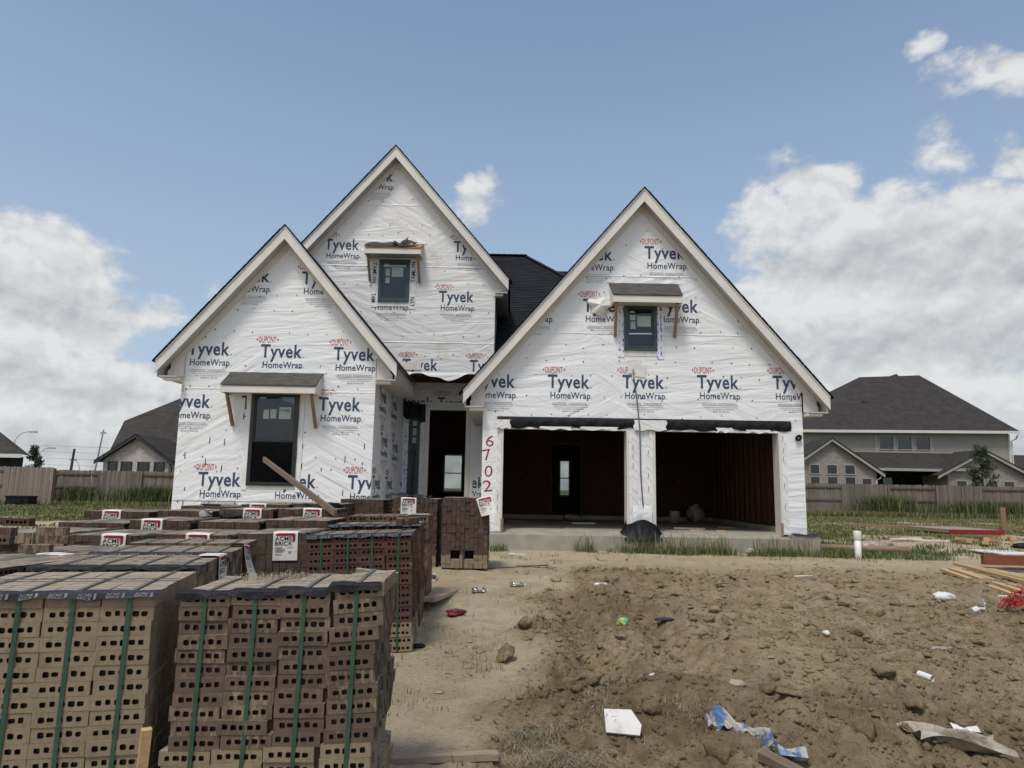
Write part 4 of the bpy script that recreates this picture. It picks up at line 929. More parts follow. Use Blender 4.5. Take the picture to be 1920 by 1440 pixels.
mb.grid(lambda u, v: (-3.20+.62*u+.05*v, 17.60+.30*v, 7.79+.2*v+.07*math.sin(u*9+v*3)*math.sin(u*3.1)+.03*math.sin(v*9+u*15)), 22, 8)
mb.grid(lambda u, v: (-2.95+.16*u+.03*v, 17.70+.05*v, 7.88+.20*v*(u)+.01*math.sin(u*20)), 6, 6); hp(mb, 'torn_felt', MAT['blackmat'], aw, smooth=True)

# porch
for y, z in ((18.26, 4.50), (18.62, 4.515), (18.98, 4.515), (19.34, 4.515)):
    mb = MB(); mb.box(-2.98, -.63, y, y+.045, z-.03, z+.03); hp(mb, 'porch_joist', MAT['stud'])
wn = window(SIDE, 19.6, 'framegreen', .05)
for (z0, z1) in ((3.02, 3.22), (2.80, 2.97), (3.28, 3.42)):
    mb = MB(); mb.box(-2.72, -2.61, 19.598, 19.602, z0, z1); hp(mb, 'sticker', MAT['sticker'], wn)
flange(SIDE, 19.6, 'tape_blue', .14, .10)
x0, x1, z0, z1 = DOOR
mb = MB(); mb.box(x0-.12, x0, 19.55, 19.75, .74, z1+.10); mb.box(x1, x1+.12, 19.55, 19.75, .74, z1+.10); mb.box(x0, x1, 19.55, 19.75, z1, z1+.10); hp(mb, 'door_frame', MAT['trim'])
mb = MB(); mb.box(x0-.25, x0-.122, 19.585, 19.592, .74, z1+.22); mb.box(x1+.122, x1+.22, 19.585, 19.592, .74, z1+.22); mb.box(x0-.12, x1+.12, 19.583, 19.59, z1+.102, z1+.22); hp(mb, 'flashing_tape', MAT['wrap_dim'])
def tarp(u, v): return (-3.0+.63*u, 19.50-.05*math.sin(u*6.3)*v-.06*math.sin(u*15+v*3)*.5, 4.02-.16*u**.6-(.46+.04*math.sin(u*9))*v+.02*math.sin(u*22))
mb = MB(); mb.grid(tarp, 24, 10); hp(mb, 'black_tarp', MAT['black'], smooth=True)

# ---- main dark roof behind the gables
A_, B_ = (-3.5, 25.0, 10.03), (.42, 25.0, 10.03); EL, ER = (-7.55, 18.5, 5.1), (5.5, 18.5, 5.1); BL, BR_ = (-7.55, 31.5, 5.1), (5.5, 31.5, 5.1)
roof_sheet('shingle_roof', [EL, ER, B_, A_], MAT['shingle_black'], house, HO); roof_sheet('shingle_roof', [BR_, BL, A_, B_], MAT['shingle_black'], house, HO)
roof_sheet('shingle_roof', [ER, BR_, B_], MAT['shingle_black'], house, HO); roof_sheet('shingle_roof', [BL, EL, A_], MAT['shingle_black'], house, HO)
roof_sheet('shingle_roof', [(-1, 20.4, 5.2), (3.6, 20.4, 5.2), (3.6, 27.0, 10.12), (-1, 27.0, 10.12)], MAT['shingle_black'], house, HO)
mb = MB(); sl_ = Vector(A_)-Vector(EL); fall = Vector((0, 6.5, 4.93)).normalized(); nrm = Vector((0, -fall.z, fall.y)); k = 0
while k*.142 < 8.0:
    x = -1.3+(.15 if k % 2 else 0)
    while x < 3.2:
        lim = .42+(8.12-k*.142)*.63
        if x+.29 < lim:
            p = Vector((x, 18.5, 5.1))+fall*(k*.142); t = random.uniform(.010, .020); wv = random.uniform(.285, .297)
            a, b = p+nrm*t, p+fall*.16+nrm*.004
            mb.add([p, p+Vector((wv, 0, 0)), a+Vector((wv, 0, 0)), a, b, b+Vector((wv, 0, 0))], [(0, 1, 2, 3), (3, 2, 5, 4), (1, 5, 2), (0, 3, 4)])
        x += .30
    k += 1
o = hp(mb, 'shingle', MAT['shingle_black'], kind='stuff'); uv_planar(o, lambda c: c.x+40, lambda c: (c.y*fall.y+c.z*fall.z))
mb = MB()
for p_, q_ in ((B_, ER), (A_, B_)):
    P, Q = Vector(p_), Vector(q_); n_ = int((Q-P).length/.2)
    for i in range(n_):
        a = P+(Q-P)*(i/n_); b = P+(Q-P)*((i+1.25)/n_); mb.beam(a+Vector((0, 0, .03)), b+Vector((0, 0, .018)), .26, .02)
o = hp(mb, 'ridge_cap', MAT['shingle_black'], kind='stuff'); uv_planar(o, lambda c: c.x+40, lambda c: c.y)
# ================================================================== STRAPPED STACKS OF NEW BRICK
BL_, BD, BH = .232, .068, .064            # pitch along length, through the stack, and up
def brick_mesh(seed, holes=5, lx=.2300, ly=.0650, lz=.0630):
    """one cored brick: length x, cores open on both y faces, slightly irregular"""
    g = random.Random(seed); mb = MB(); hx, hy, hz = lx/2, ly/2, lz/2; j = lambda a: g.uniform(-a, a)
    c8 = [(sx*hx+j(.0012), sy*hy+j(.0012), sz*hz+j(.0012)) for sz in (-1, 1) for sy in (-1, 1) for sx in (-1, 1)]   # index = sx + 2 sy + 4 sz
    mb.add(c8, [(0, 2, 3, 1), (4, 5, 7, 6), (0, 4, 6, 2), (1, 3, 7, 5)])
    if not holes:
        mb.add(c8, [(0, 1, 5, 4), (2, 6, 7, 3)]); return mb
    pw = .0385; hw, hh = .0128, .0118
    for sy in (-1, 1):
        y = sy*hy
        zs = [-hz, -.0175, .0175, hz]; xs = [-hx]+[(-holes/2+k)*pw for k in range(holes+1)]+[hx]
        pts = [[(x, y, z) for x in xs] for z in zs]
        flat = [p for r_ in pts for p in r_]; w_ = len(xs); fs = []
        for a in range(3):
            for b in range(w_-1):
                if a == 1 and 0 < b < w_-2: continue
                q = (a*w_+b, a*w_+b+1, (a+1)*w_+b+1, (a+1)*w_+b); fs.append(q if sy < 0 else q[::-1])
        mb.add(flat, fs)
        if sy > 0:
            for k in range(holes):
                x0, x1 = xs[k+1], xs[k+2]; mb.add([(x0, y, -.0175), (x1, y, -.0175), (x1, y, .0175), (x0, y, .0175)], [(3, 2, 1, 0)])
            continue
        for k in range(holes):
            x0, x1 = xs[k+1], xs[k+2]; cx, cz = (x0+x1)/2+j(.0012), j(.0018); a, b = hw+j(.0018), hh+j(.0018); cc = .62
            oc = [(cx-a*cc, cz-b), (cx+a*cc, cz-b), (cx+a, cz-b*cc), (cx+a, cz+b*cc), (cx+a*cc, cz+b), (cx-a*cc, cz+b), (cx-a, cz+b*cc), (cx-a, cz-b*cc)]
            oc = [(px+j(.0012), pz+j(.0012)) for px, pz in oc]
            outer = [(x0, y, -.0175), (x1, y, -.0175), (x1, y, .0175), (x0, y, .0175)]
            vs = outer+[(px, y, pz) for px, pz in oc]+[(cx+(px-cx)*.9, y+.06, cz+(pz-cz)*.92) for px, pz in oc]
            fs = [(0, 1, 5, 4), (1, 6, 5), (1, 2, 7, 6), (2, 8, 7), (2, 3, 9, 8), (3, 10, 9), (3, 0, 11, 10), (0, 4, 11)]
            mb.add(vs, fs)
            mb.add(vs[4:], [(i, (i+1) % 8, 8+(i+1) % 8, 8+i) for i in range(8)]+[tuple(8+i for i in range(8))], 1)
    return mb
BRICK = {}
for mn in ('brick_brown', 'brick_red', 'brick_dusk'):
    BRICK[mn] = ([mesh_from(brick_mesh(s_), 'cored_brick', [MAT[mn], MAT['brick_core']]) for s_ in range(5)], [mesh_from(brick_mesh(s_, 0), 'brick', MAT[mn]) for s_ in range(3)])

def label_mesh(rag=0.0):
    """paper tag: u right, v up (0 at the stack edge), n outwards; folds back over the top"""
    mb = MB(); wv = .235
    def fn(u, v):
        x = -wv/2+wv*u
        if v < .30: s_ = .13*(1-v/.30); return (x, -s_*1.0+.0, .004+.003*math.sin(u*5))     # lying on top: n negative
        t = (v-.30)/.70*.265
        bulge = .006+.035*rag*(t/.265)**1.5*(1+.8*math.sin(u*2.4)); return (x+.05*rag*t, bulge, -t)
    vs = []; nu, nv = 8, 20
    for j_ in range(nv+1):
        for i in range(nu+1): vs.append(fn(i/nu, j_/nv))
    w_ = nu+1; mb.add(vs, [(a*w_+b, (a+1)*w_+b, (a+1)*w_+b+1, a*w_+b+1) for a in range(nv) for b in range(nu)])
    pr = MB()
    def put(poly, m_):
        q = []
        for x, t in poly:
            u = (x+wv/2)/wv; b = .0095+.035*rag*(t/.265)**1.5*(1+.8*math.sin(u*2.4)); q.append((x+.05*rag*t, b, -t))
        pr.add(q, [tuple(range(len(q)))], m_)
    put([(-.095, .018), (.075, .018), (.092, .010), (-.070, .010)], 1); put([(-.095, .018), (-.085, .034), (.066, .034), (.075, .018)], 1)
    put([(.075, .018), (.066, .034), (.070, .098), (.094, .078), (.094, .012)], 1)
    for t in text_tris('ACME', -.098, 0, .160, .037, .008, None, 1.03): put([(x, .078-y) for x, y in t], 0)
    for t in text_tris('BRICK', -.098, 0, .166, .037, .010, None, 1.03): put([(x, .124-y) for x, y in t], 0)
    for x0, x1, t in ((-.095, -.03, .142), (.02, .07, .140), (-.095, -.005, .155), (-.095, .0, .168), (-.095, -.02, .180), (.03, .065, .178), (.03, .06, .190), (-.095, -.03, .205)): put([(x0, t), (x1, t), (x1, t+.006), (x0, t+.006)], 2)
    return mb, pr
LAB = {}
for rg in (0.0, .35, 1.6):
    a, b = label_mesh(rg); LAB[rg] = (mesh_from(a, 'paper_tag', MAT['paper'], smooth=True), mesh_from(b, 'tag_print', [MAT['print_black'], MAT['print_red'], MAT['print_grey']]))

def stack(label, xc, yf, top, mode, yaw=0, tilt=0, nl=4, nd=10, nr=16, mat='brick_brown', mud=lambda k: .3, jit=.0025, show=None, faces=('-y', '+x'), labels=(), straps=True, liner=None, skip=None, colfn=None, plain_top=False, group='strapped stacks of new brick', seed=None, sidestraps=False):
    """mode 'cores': core faces look to the front; 'ends': brick ends look to the front. yf = front face, top = height of the top face"""
    g = random.Random(seed if seed is not None else hash((round(xc*100), round(yf*100))))
    nr = int(round(nr*.070/BH)); show = None if show is None else show+1
    Lx, Ly, Hh = nl*BL_, nd*BD, nr*BH
    rz = R(yaw)+(0 if mode == 'cores' else math.pi/2)
    depth = Ly if mode == 'cores' else Lx
    cx = xc-math.sin(R(yaw))*depth/2; cy = yf+math.cos(R(yaw))*depth/2
    root = thing('brick_stack', label, 'brick stack', (cx, cy, top-Hh), (0, 0, 0), group)
    root.rotation_euler = (Matrix.Rotation(R(-tilt), 3, 'Y') @ Matrix.Rotation(rz, 3, 'Z')).to_euler()
    front = '-y' if mode == 'cores' else '-x'
    show = nr if show is None else show
    cored, plain = BRICK[mat]; joined = MB(); count = 0
    for k in range(nr-1, -1, -1):
        for j_ in range(nd):
            for i in range(nl):
                sides = set()
                if j_ == 0: sides.add('-y')
                if j_ == nd-1: sides.add('+y')
                if i == 0: sides.add('-x')
                if i == nl-1: sides.add('+x')
                if k == nr-1: sides.add('top')
                if not sides or (skip and skip(i, j_, k)): continue
                x, y, z = (i+.5)*BL_-Lx/2, (j_+.5)*BD-Ly/2, (k+.5)*BH; ry = 0
                if colfn: dx_, dz_, ry = colfn(i, j_, k); x += dx_; z += dz_
                vis = (front in sides and k >= nr-show) or 'top' in sides or (k >= nr-show and any(f in sides for f in faces))
                if vis and count < 296:
                    me = g.choice(plain) if (plain_top and k == nr-1) else g.choice(cored) if '-y' in sides else (g.choice(cored) if '+y' in sides else g.choice(plain))
                    o = bpy.data.objects.new('brick', me); C.objects.link(o); o.parent = root
                    fl = math.pi if ('+y' in sides and '-y' not in sides) else 0
                    o.location = (x+g.gauss(0, jit), y+g.gauss(0, jit)*(.8 if '-y' in sides else .5), z)
                    o.rotation_euler = (g.gauss(0, .004), R(-ry)+g.gauss(0, .003), fl+g.gauss(0, .006)); o['mud'] = float(mud(k)+g.uniform(-.10, .10)); count += 1
                else: joined.box(x-.1145, x+.1145, y-.0327, y+.0327, z-.0314, z+.0314)
    if joined.f:
        o = joined.build('brick', MAT[mat], root); o['kind'] = 'stuff'; o['mud'] = .3
    mb = MB(); ins = .03 if not skip else .235
    mb.box(-Lx/2+ins, Lx/2-ins, -Ly/2+.03, Ly/2-.03, .03, Hh-.055); o = mb.build('inner_brick', MAT[mat], root); o['kind'] = 'stuff'; o['mud'] = .1
    dzc = (lambda x: (colfn(min(max(int((x+Lx/2)/BL_), 0), nl-1), 0, nr-1)[1])) if colfn else (lambda x: 0)
    # straps
    if straps:
        if mode == 'cores':
            for i in range(nl):
                x = (i+.5)*BL_-Lx/2+g.uniform(-.012, .018); d2 = dzc(x); wob = .006
                pts = [(x-.02*g.random(), -Ly/2-.006, 0), (x, -Ly/2-.007, Hh*.5), (x+.01, -Ly/2-.008, Hh+.004+d2), (x+.012, -Ly/2+.02, Hh+.007+d2)]
                mb = MB(); mb.ribbon(pts, (.019, 0, 0), .002); mb.build('strap', MAT['strap'], root)
                mb = MB(); mb.ribbon([(x+.012, -Ly/2+.02, Hh+.007+d2), (x, 0, Hh+.009+d2), (x, Ly/2+.004, Hh+.005+d2)], (.019, 0, 0), .002); mb.build('strap', MAT['strapdust'], root)
            if sidestraps:
                mb = MB(); mb.ribbon([(-Lx/2-.004, .0, Hh+.010), (0, .0, Hh+.012), (Lx/2+.004, .0, Hh+.010)], (0, .02, 0), .002); mb.build('strap', MAT['strapdust'], root)
        else:
            y = g.uniform(-.05, .05)
            mb = MB(); mb.ribbon([(-Lx/2-.006, y, 0), (-Lx/2-.007, y, Hh+.004)], (0, .018, 0), -.002); mb.build('strap', MAT['strapdark'], root)
            mb = MB(); mb.ribbon([(-Lx/2-.007, y, Hh+.006), (0, y, Hh+.010), (Lx/2+.004, y, Hh+.006)], (0, .02, 0), .002); mb.build('strap', MAT['strapdust'], root)
    # printed plastic strip folded over the long top edge
    if liner:
        kind, drop, inn = liner
        def fn(u, v):
            x = -Lx/2-.012+(Lx+.03)*u; dz_ = dzc(x); wv = .006*math.sin(u*17+xc*5)+.004*math.sin(u*41+xc)
            if v < .5: return (x, -Ly/2+inn*(1-v*2)-.004, Hh+.006+dz_+.003*math.sin(u*25+v*9)+(.012*max(0, math.sin(u*11+xc*3))*v))
            t = (v-.5)*2; return (x, -Ly/2-.010-.010*t+wv*.5*t, Hh+.004+dz_-(drop+wv)*t)
        mb = MB(); mb.grid(fn, 48, 8); mb.build('plastic_strip', MAT['liner' if kind == 'print' else 'black' if kind == 'black' else 'felt'], root, smooth=True)
        if kind == 'print':
            mb = MB(); u = .02
            while u < .93:
                for s_, dzt in (('ACME', -.0165), ('BRICK', -.0295)):
                    for t in text_tris(s_, 0, 0, .058, .0105, .02):
                        q = []
                        for a, b in t:
                            uu = u+a/(Lx+.03); tt = -(dzt+b)/.033; p_ = fn(uu, .5+min(max(tt, 0), 1)*.5); q.append((p_[0], p_[1]-.003, p_[2]))
                        mb.add(q, [(0, 1, 2)])
                a0 = u+.066/(Lx+.03); q = [fn(a0, .58), fn(a0+.012, .56), fn(a0+.012, .86), fn(a0, .95)]; mb.add([(p_[0], p_[1]-.003, p_[2]) for p_ in q], [(0, 3, 2, 1)])
                u += .125
            mb.build('strip_print', MAT['linergrey'], root)
    for (face, off, rg, drop) in labels:
        lb, lp = LAB[rg]
        if face == '-x': m4 = Matrix(((0, -1, 0, -Lx/2-.004), (-1, 0, 0, off), (0, 0, 1, Hh+.012), (0, 0, 0, 1)))
        elif face == '+x': m4 = Matrix(((0, 1, 0, Lx/2+.004), (1, 0, 0, off), (0, 0, 1, Hh+.012), (0, 0, 0, 1)))
        else: m4 = Matrix(((1, 0, 0, off), (0, -1, 0, -Ly/2-.004), (0, 0, 1, Hh+.012), (0, 0, 0, 1)))
        if face == 'flat': m4 = Matrix(((1, 0, 0, off), (0, 0, 1, -Ly/2+.36), (0, 1, 0, Hh+.008), (0, 0, 0, 1)))
        o = bpy.data.objects.new('paper_tag', lb); C.objects.link(o); o.parent = root; o.matrix_local = m4 @ Matrix.Rotation(drop, 4, 'Y')
        q = bpy.data.objects.new('tag_print', lp); C.objects.link(q); q.parent = o
    return root
st = stack
A_MUD = lambda k: .95
st('long stack caked in tan mud with ACME BRICK printed strip along its top edge', -2.09, 3.31, 1.10, 'cores', 11, 0, 4, 12, 17, 'brick_dusk', lambda k: .93 if k < 16 else 1.0, labels=(), liner=('print', .031, .035), faces=('+x',), jit=.003, sidestraps=True, plain_top=True, seed=5)
def b_col(i, j_, k):
    ph = math.sin(k*1.9+i*2.3); bot = 1-k/17
    if i == 3: t = 5.2-3.4*bot; return (.016+.016*math.sin(k*.9)-.012*bot+(.014 if k in (3, 4) else 0), .034-.014*bot, t)
    return (-.002*(3-i)+.006*ph-.035*max(0, bot-.45)+(.012 if k > 6 else -.014), .010*i-.012+.0, .6+.4*ph)
st('leaning stack of mud streaked brown brick under black plastic in the front', -1.085, 3.47, 1.105, 'cores', 2, 0, 4, 9, 16, 'brick_dusk', lambda k: (.22+.25*(k > 16)) if k > 6 else .62, labels=(), liner=('black', .034, .05), colfn=b_col, jit=.004, faces=('+x', ), seed=9)
st('second stack back in the mud caked row, white tag hanging on its dark side', -2.35, 4.36, 1.10, 'cores', 10, 0, 4, 11, 16, mud=lambda k: .35, show=8, faces=('+x',), labels=(('+x', .28, .35, 0),), straps=True, liner=('black', .02, .06))
st('third stack back behind the mud caked stack, with a tag curling off its corner', -2.50, 5.22, 1.10, 'cores', 10, 0, 4, 10, 16, mud=lambda k: .3, show=7, faces=('+x',), labels=(('+x', .32, 1.6, .15),), liner=('print', .03, .06))
st('small dark stack furthest back in the row behind the mud caked stack', -2.66, 6.02, 1.11, 'cores', 9, 0, 4, 7, 15, mud=lambda k: .3, show=4, faces=('+x',), labels=())
st('tall red brown stack of cored brick with two loose bricks standing on top', -1.30, 6.50, 1.175, 'cores', 3, 2.6, 4, 10, 15, 'brick_red', lambda k: .06 if k > 3 else .55-.13*k+.25, liner=('print', .030, .06), jit=.0035, faces=('+x',), seed=12)
st('red brown stack directly behind the one carrying two loose bricks, white tag on top', -1.35, 7.40, 1.215, 'cores', 3, 1.5, 4, 9, 15, 'brick_red', lambda k: .15, show=10, labels=(('flat', .33, 0.0, 0),), faces=('+x',), liner=('print', .02, .05))
st('third red brown stack back, touched by the end of the leaning board', -1.38, 8.30, 1.27, 'cores', 2, 1, 4, 10, 15, 'brick_red', lambda k: .2, show=4, labels=(('flat', .33, 0.0, 0),), faces=('+x',))
st('dark stack with a large upright ACME BRICK tag next to the red brown stack', -2.23, 6.95, 1.14, 'ends', 0, 1.6, 4, 10, 16, mud=lambda k: .05, labels=(('-x', -.12, 0.0, 0),), liner=('felt', .03, .05), show=14, faces=())
st('stack with grey plastic down its right edge, left of the large upright tag', -3.06, 7.02, 1.11, 'ends', -2, 0, 4, 11, 16, mud=lambda k: .06, show=4, labels=(('-x', -.05, 0.0, 0),), liner=('felt', .07, .05), faces=('-y',))
st('stack with a white ACME tag over its front edge, right of the loose bricks', -3.80, 6.80, 1.105, 'ends', -2, 0, 4, 10, 16, mud=lambda k: .06, show=4, labels=(('-x', -.10, 0.0, 0),), liner=('felt', .07, .05), faces=('-y',))
st('low stack with pale brick ends under grey plastic, behind the loose bricks', -4.58, 6.95, 1.105, 'ends', -3, 0, 4, 10, 16, mud=lambda k: .45, show=4, liner=('felt', .04, .05), faces=('-y',), labels=())
st('stack beyond the tumbled bricks at the lawn edge', -5.38, 7.15, 1.07, 'ends', -2, 0, 4, 10, 16, mud=lambda k: .06, show=3, labels=())
st('stack carrying tumbled loose bricks and a tag folded over its corner', -3.72, 5.62, 1.03, 'ends', -8, 0, 4, 10, 16, mud=lambda k: .06, show=6, labels=(('-x', -.20, .35, 0),), faces=('-y',))
st('stack in the near left corner with a white tag lying on its top', -3.58, 4.62, 1.045, 'ends', -6, 0, 4, 10, 16, mud=lambda k: .06, show=4, labels=(('-x', -.10, .35, 0),), faces=('-y',))
st('stack with a clear bottle lying at its right corner', -3.87, 8.0, 1.19, 'ends', -1, 0, 4, 10, 16, mud=lambda k: .06, show=3, labels=(('-x', .08, 0.0, 0),), faces=('-y',), liner=('felt', .03, .05))
st('dusty stack in the middle rows right of the clear bottle', -3.11, 8.02, 1.185, 'ends', 0, 0, 4, 10, 16, mud=lambda k: .06, show=3, labels=(), liner=('black', .03, .04))
st('stack directly behind the one with the large upright tag', -2.37, 8.05, 1.215, 'ends', 0, 0, 4, 10, 16, mud=lambda k: .08, show=3, labels=(), faces=())
st('stack in the middle rows left of the clear bottle', -4.65, 8.05, 1.15, 'ends', -2, 0, 4, 11, 16, mud=lambda k: .06, show=3, labels=())
st('stack at the far left end whose tag shows ACME, next to the lawn', -4.98, 9.15, 1.235, 'ends', 0, 0, 4, 12, 16, mud=lambda k: .06, show=4, labels=(('-x', .06, 0.0, 0),), faces=('-y',))
st('stack right of the far left one, in the row behind the clear bottle', -4.12, 9.15, 1.255, 'ends', 0, 0, 4, 10, 16, mud=lambda k: .06, show=3, labels=())
st('stack with a small tag below the left half of the low window', -3.34, 9.15, 1.285, 'ends', 0, 0, 4, 10, 16, mud=lambda k: .06, show=3, labels=(('-x', -.08, 0.0, 0),), liner=('black', .03, .05))
st('stack with a red marked tag, left of the foot of the leaning board', -2.60, 9.15, 1.30, 'ends', 0, 0, 4, 10, 16, mud=lambda k: .06, show=3, labels=(('-x', -.10, 0.0, 0),), faces=())
st('far stack in front of the left corner of the wrapped wall', -4.30, 10.25, 1.285, 'ends', 0, 0, 4, 11, 16, mud=lambda k: .06, show=3, labels=())
st('far stack in front of the HomeWrap print below the window', -3.48, 10.25, 1.32, 'ends', 0, 0, 4, 10, 16, mud=lambda k: .06, show=3, labels=(('-x', .10, 0.0, 0),), liner=('black', .03, .05))
st('far stack against the low gable just left of the leaning board', -2.74, 10.25, 1.345, 'ends', 0, 0, 4, 10, 16, mud=lambda k: .06, show=3, labels=())
st('rounded dark stack standing in front of the narrow return wall', -2.33, 11.35, 1.40, 'ends', 0, 0, 4, 10, 15, mud=lambda k: .06, show=5, labels=())
st('tall dark stack with black tarp on top, before the entry door', -1.44, 10.95, 1.43, 'ends', 0, 0, 4, 10, 15, mud=lambda k: (.12 if k > 2 else .6), labels=(('-x', .10, 0.0, 0),), faces=(), jit=.004)
st('freestanding dark stack with two square fork holes, nearest the garage', -.66, 10.72, 1.46, 'ends', 0, 0, 4, 10, 15, mud=lambda k: (.10 if k > 2 else .62), labels=(('-x', -.27, 1.6, -.25),), faces=('-y',), jit=.004, skip=lambda i, j_, k: k in (2, 3) and j_ in (3, 4, 7, 6) and not (j_ in (0, 9)))

# tarp lying on the dark stack by the door, and twisted black plastic among the far stacks
def sheet_thing(name, label, cat, fn, nu, nv, mat, loc, th=None, **kw):
    mb = MB(); mb.grid(fn, nu, nv); o = mb.build(name, MAT[mat], None, (0, 0, 0), True, loc=loc); tag(o, label, cat); return o
sheet_thing('black_tarp', 'black tarp draped over the top of the dark stack by the entry door', 'tarp', lambda u, v: (-.36+.62*u, .02+.75*v, .012+.030*math.sin(u*8+v*3)**2+.05*(1-u)*v), 20, 10, 'black', (-1.52, 10.95, 1.435))
def wad(name, label, cat, x, y, z, r, mat, seed, n=18, flat=.5, stretch=1.6):
    """crumpled sheet: a closed wrinkled skin"""
    a, f = ICO[3]; g = np.random.default_rng(seed); s_ = g.uniform(0, 40)
    k = 1+.55*fbm(a[:, 0]*1.6+s_+a[:, 2], a[:, 1]*1.6-s_+a[:, 2]*.7, 2)+.30*np.abs(perlin(a[:, 0]*3.7+s_, a[:, 1]*3.7+a[:, 2]*3+s_))*1.2
    b = a*k[:, None]*np.array([stretch, 1, flat])*r; q = g.uniform(-.5, .5); ca, sa = math.cos(q), math.sin(q)
    b = np.stack([b[:, 0]*ca-b[:, 1]*sa, b[:, 0]*sa+b[:, 1]*ca, b[:, 2]], -1)
    o = obj(name, np_mesh(name, b, f, MAT[mat], False), loc=(x, y, z)); return tag(o, label, cat)
wad('plastic_wad', 'twisted black plastic beside the clear bottle', 'plastic scrap', -3.38, 8.78, 1.215, .06, 'black', 3, stretch=2.4)
wad('plastic_wad', 'bunched black plastic on the far stacks left of the leaning board', 'plastic scrap', -2.45, 9.85, 1.33, .085, 'black', 5, stretch=1.6)
wad('plastic_wad', 'small fold of black plastic on the far stack before the left wall corner', 'plastic scrap', -4.3, 10.4, 1.30, .05, 'black', 6, stretch=3.0, flat=.3)

def one_brick(label, x, y, z, rx=0, ry=0, rz=0, mat='brick_brown', mud=.25, cored=True, grp=None, s_=0):
    me = BRICK[mat][0 if cored else 1][s_ % 3]; o = bpy.data.objects.new('loose_brick', me); C.objects.link(o); o.location = (x, y, z); o.rotation_euler = (R(rx), R(ry), R(rz)); o['mud'] = mud
    return tag(o, label, 'brick', grp or 'loose bricks on the stacks')
zt = 1.03+.005
G = 'loose bricks tumbled on the left stack'
def lb(label, x, y, layer, rz, **k): return one_brick(label, x, y, zt+.036+.0640*layer, 0, 0, rz, grp=G, **k)
lb('loose brick low in the tumbled heap showing all five cores', -4.02, 5.70, 1, 3, mat='brick_brown', mud=.1, s_=1)
lb('plain brick face right of the five core brick in the heap', -3.66, 5.86, 1, 2, cored=False, mud=.3)
lb('long brick end at the bottom of the heap, left of the folded tag', -3.72, 5.72, 0, 4, cored=False, mud=.3)
lb('orange brown brick turned end on in the middle of the heap', -4.02, 5.75, 2, -14, mat='brick_red', cored=False, mud=.2, s_=2)
lb('plain dusty brick right of the orange brown brick', -3.69, 5.86, 2, 3, cored=False, mud=.35)
lb('topmost brick of the heap showing two open cores', -4.03, 5.95, 3, -6, mat='brick_red', mud=.15, s_=2)
LBL = ['end brick in the lowest layer at the left of the tumbled heap', 'end brick in the second layer at the left of the tumbled heap', 'end brick in the third layer at the left of the tumbled heap', 'brick behind the lowest layer of the tumbled heap', 'top layer brick left of the two core brick', 'top layer brick lying askew at the far left of the heap']
for k, (x, y, l, rz) in enumerate(((-4.28, 5.72, 0, 2), (-4.28, 5.74, 1, 4), (-4.26, 5.80, 2, -3), (-4.02, 5.80, 0, 1), (-4.26, 5.98, 3, 8), (-4.40, 5.9, 3, 60))):
    lb(LBL[k], x, y, l, rz, cored=False, mud=.2, s_=k)
one_brick('left one of two loose bricks standing end on atop the red brown stack', -1.06, 7.02, 1.268, 90, 0, 92, mud=.15, s_=1)
one_brick('right one of two loose bricks standing askew atop the red brown stack', -.965, 7.10, 1.272, 90, 0, 70, mud=.2, s_=2)
one_brick('half buried mud coloured brick standing up in the broken soil', .97, 8.40, gzf(.97, 8.40)+.05, 82, 12, 25, 'brick_dusk', .98, False, 'bricks in the soil')

mb = MB(); mb.tube([(0, 0, 0), (0, .02, 0), (0, .05, 0), (0, .17, 0), (0, .21, 0), (0, .235, 0)], [.044, .05, .048, .05, .022, .016], 18)
tag(mb.build('bottle', MAT['bottle'], None, (0, 0, 0), True, loc=(-3.66, 8.60, 1.245)), 'clear bottle lying on the stacks with its base toward the viewer', 'bottle')
MAT['bottle_base'] = M('frosted_base', (.42, .44, .38), (.30, .31, .26), 14, rough=.4)
mb = MB(); mb.tube([(0, -.003, 0), (0, .0, 0)], [.03, .04], 18); mb.build('bottle_base', MAT['bottle_base'], bpy.data.objects['bottle'])
straw_pts = np.random.default_rng(5).normal(size=(900, 2))*np.array([.13, .06])+np.array([-1.18, 4.0])
o = blades('straw_tuft', straw_pts, .038, .003, MAT['straw'], 3.0, 6, zs=np.full(900, 1.085)); tag(o, 'tuft of dead straw on top of the leaning front stack', 'straw')

# board leaning from the low window down to the stacks
mb = MB(); mb.beam((0, 0, 0), (2.05, -3.25, -.76), .036, .080); tag(mb.build('leaning_board', MAT['greyboard'], None, (0, 0, 0), loc=(-4.20, 12.15, 2.03)), 'weathered board sloping across the stacks in front of the low window', 'board')
mb = MB(); mb.beam((-1.590, 3.30, -.02), (-1.535, 3.22, .56), .040, .03); tag(mb.build('wooden_stake', MAT['pine'], None), 'pale wooden stake leaning in the gap between the two front stacks', 'stake')
# ================================================================== THINGS ON THE GROUND
def on(x, y, dz=0): return (x, y, gzf(x, y)+dz)
